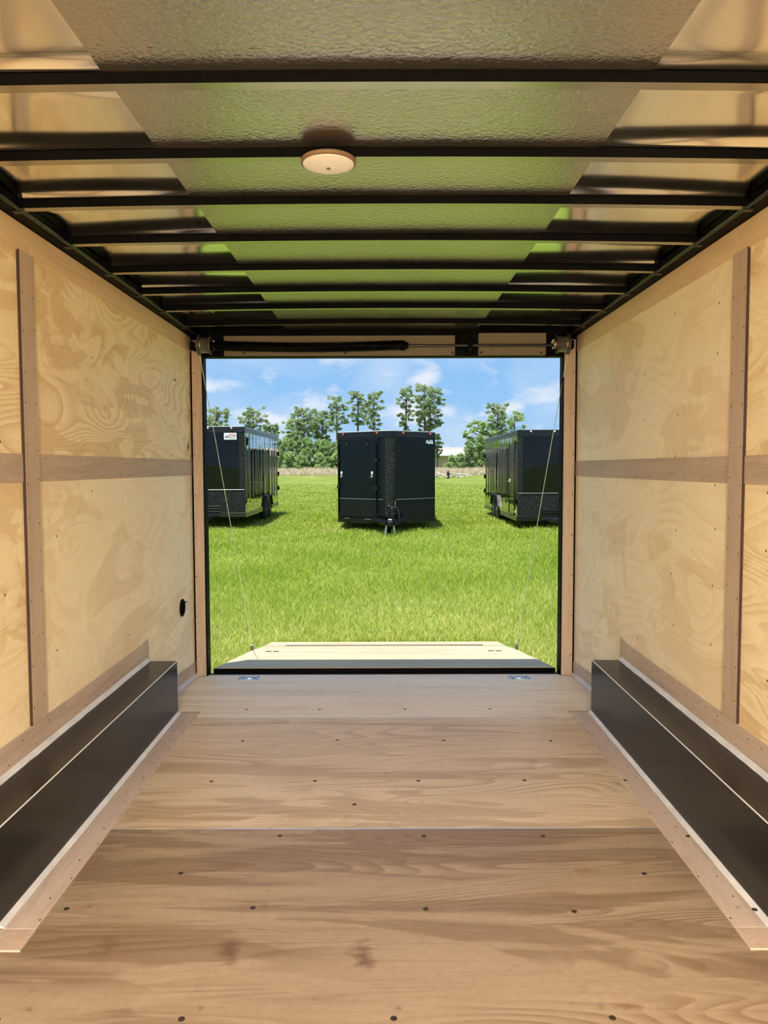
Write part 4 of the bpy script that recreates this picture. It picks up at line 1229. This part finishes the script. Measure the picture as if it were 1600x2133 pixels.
TY = 104.0
pine(-22.8, TY + 1.5, 8.95, 6.6, 1.75, 'low broad pine crown at the far left above the glossy trailer', 1.2)
pine(-18.4, TY + 5.0, 9.25, 5.4, 1.75, 'bushy pointed pine above the roof corner of the left trailer', 1.6)
pine(-15.4, TY + 1.5, 6.95, 4.6, 0.95, 'small pine peeping over the flank of the left trailer', 1.3)
pine(-12.9, TY + 5.0, 7.85, 3.6, 1.25, 'short light green pine just right of the left trailer', 1.5, matk='broad')
pine(-10.9, TY + 1.5, 9.0, 4.4, 1.75, 'wide rounded pine, fullest crown of the left wood', 1.7)
pine(-8.7, TY + 5.0, 8.7, 4.4, 1.35, 'dense dark pine beside the wide rounded one', 1.6)
pine(-6.4, TY + 1.5, 10.45, 6.1, 1.50, 'open tall pine, first of the three tall ones left of centre', 0.9)
pine(-3.65, TY + 5.0, 11.55, 7.0, 1.45, 'tallest bare-stemmed pine left of the middle trailer roof centre', 0.95)
pine(-1.4, TY + 1.5, 11.15, 6.0, 1.35, 'tall pine with a narrow rounded crown over the nose door', 1.0)
pine(2.9, TY + 5.0, 12.1, 6.0, 1.10, 'slim tall pine just right of the trailer nose', 0.95, lean=0.35)
pine(5.6, TY + 1.5, 12.0, 6.0, 1.9, 'twin-stemmed tall pine with drooping right branches', 1.0, twin=True)
pine(7.6, TY + 5.0, 5.6, 2.6, 0.65, 'thin young pine at the right edge of the middle trailer', 1.0)
pine(15.6, TY + 1.5, 9.5, 5.4, 1.40, 'dark pointed pine rising behind the right trailer', 1.3)
pine(18.5, TY + 5.0, 8.45, 4.9, 1.85, 'feathery pale tree behind the right trailer roof', 1.1, matk='broad')
pine(13.2, TY + 1.5, 7.3, 2.2, 2.1, 'broad light green leafy tree left of the right trailer', 1.6, matk='broad', leaf=0.19)
GRP = 'brush under the far trees'
BR = [(-15.6, 5.0, 1.7), (-14.0, 5.1, 1.5), (-12.6, 5.0, 1.7), (-11.3, 4.9, 1.6), (-9.9, 5.2, 1.8), (-8.7, 4.9, 1.5), (-7.6, 4.9, 1.7), (-6.6, 4.6, 1.4), (-5.3, 5.0, 1.7), (-3.9, 4.6, 1.5)]
FR = [(-14.6, 3.0, 1.1), (-12.0, 3.2, 1.2), (-10.4, 2.7, 1.1), (-8.2, 3.1, 1.2), (-6.9, 2.6, 1.0), (-5.9, 3.2, 1.1)]
ordn = ['first', 'second', 'third', 'fourth', 'fifth', 'sixth', 'seventh', 'eighth', 'ninth', 'tenth']
for i, (x, z, w) in enumerate(BR):
    shrub('brush', x, 100.5 + 2.0 * (i % 2), z, w, 'tall dark green brush clump in the left wood, %s from the left' % ordn[i], 'bush', GRP)
for i, (x, z, w) in enumerate(FR):
    shrub('brush', x, 97.6 + 0.8 * (i % 2), z, w, 'low brush clump at the wood edge by the dry grass, %s from the left' % ordn[i], 'bush', GRP, matk='broad' if i % 2 else 'brush')
for i, (x, z, w, lab, mk) in enumerate([(8.6, 2.7, 0.9, 'low brush clump against the shed wall beside the middle trailer', 'broad'), (9.8, 3.0, 1.0, 'brush clump in front of the shed, left of the dark cedar', 'broad'),
                                       (10.9, 4.6, 1.15, 'dark conical cedar bush at the shed corner', 'pine'), (12.3, 5.4, 1.5, 'large dark bush under the broad leafy tree', 'brush'),
                                       (13.9, 4.2, 1.4, 'shaded bush at the rear corner of the right trailer', 'brush'), (15.6, 4.8, 1.6, 'bush mostly hidden behind the right trailer flank', 'broad')]):
    shrub('brush', x, 98.0 + 0.5 * (i % 2), z, w, lab, 'bush', GRP, matk=mk)
shrub('brush', -2.35, 96.0, 1.75, 0.55, 'bright yellow-green bush against the left edge of the middle trailer', 'bush', GRP, matk='grass', per=60)

sh = thing('shed', (16.0, 140.0, 0.9), 'long low tan building with a pinkish metal roof behind the brush', 'building')
add('walls', geo_box(7.0, 26.0, 138.0, 146.0, 0.5, 3.45), M['tan_wall'], sh)
add('roof', geo_prism([(137.4, 3.40), (142.0, 4.75), (146.6, 3.40), (146.6, 3.30), (137.4, 3.30)], 6.6, 26.4, 'YZ'), M['pink_roof'], sh)
add('ridge_cap', geo_box(6.6, 26.4, 141.7, 142.3, 4.72, 4.85), M['white'], sh)
add('eave_trim', geo_box(6.6, 26.4, 137.3, 137.42, 3.26, 3.44), M['white'], sh)

bp = thing('brush_pile', (6.4, 72.0, gnd(6.4, 72.0)), 'heap of pale cut branches with a dark stump beside the middle trailer', 'branches')
R = random.Random(3)
for i in range(16):
    cx, cz = 6.3 + R.uniform(-1.3, 1.5), gnd(6.4, 72) + R.uniform(0.05, 0.35)
    a = R.uniform(0, 3.14); L = R.uniform(0.3, 0.8)
    add('branch', geo_tube([(cx - L * math.cos(a), 72 - L * math.sin(a), cz), (cx, 72, cz + 0.1), (cx + L * math.cos(a), 72 + L * math.sin(a), cz + R.uniform(0, 0.25))], 0.05, 6), M['wood_grey'], bp)
add('stump', geo_lathe([(0.14, -0.1), (0.12, 0.35), (0.16, 0.5), (0.06, 0.72)], (6.0, 71.8, gnd(6, 71.8)), n=9), M['dark_hole'], bp)
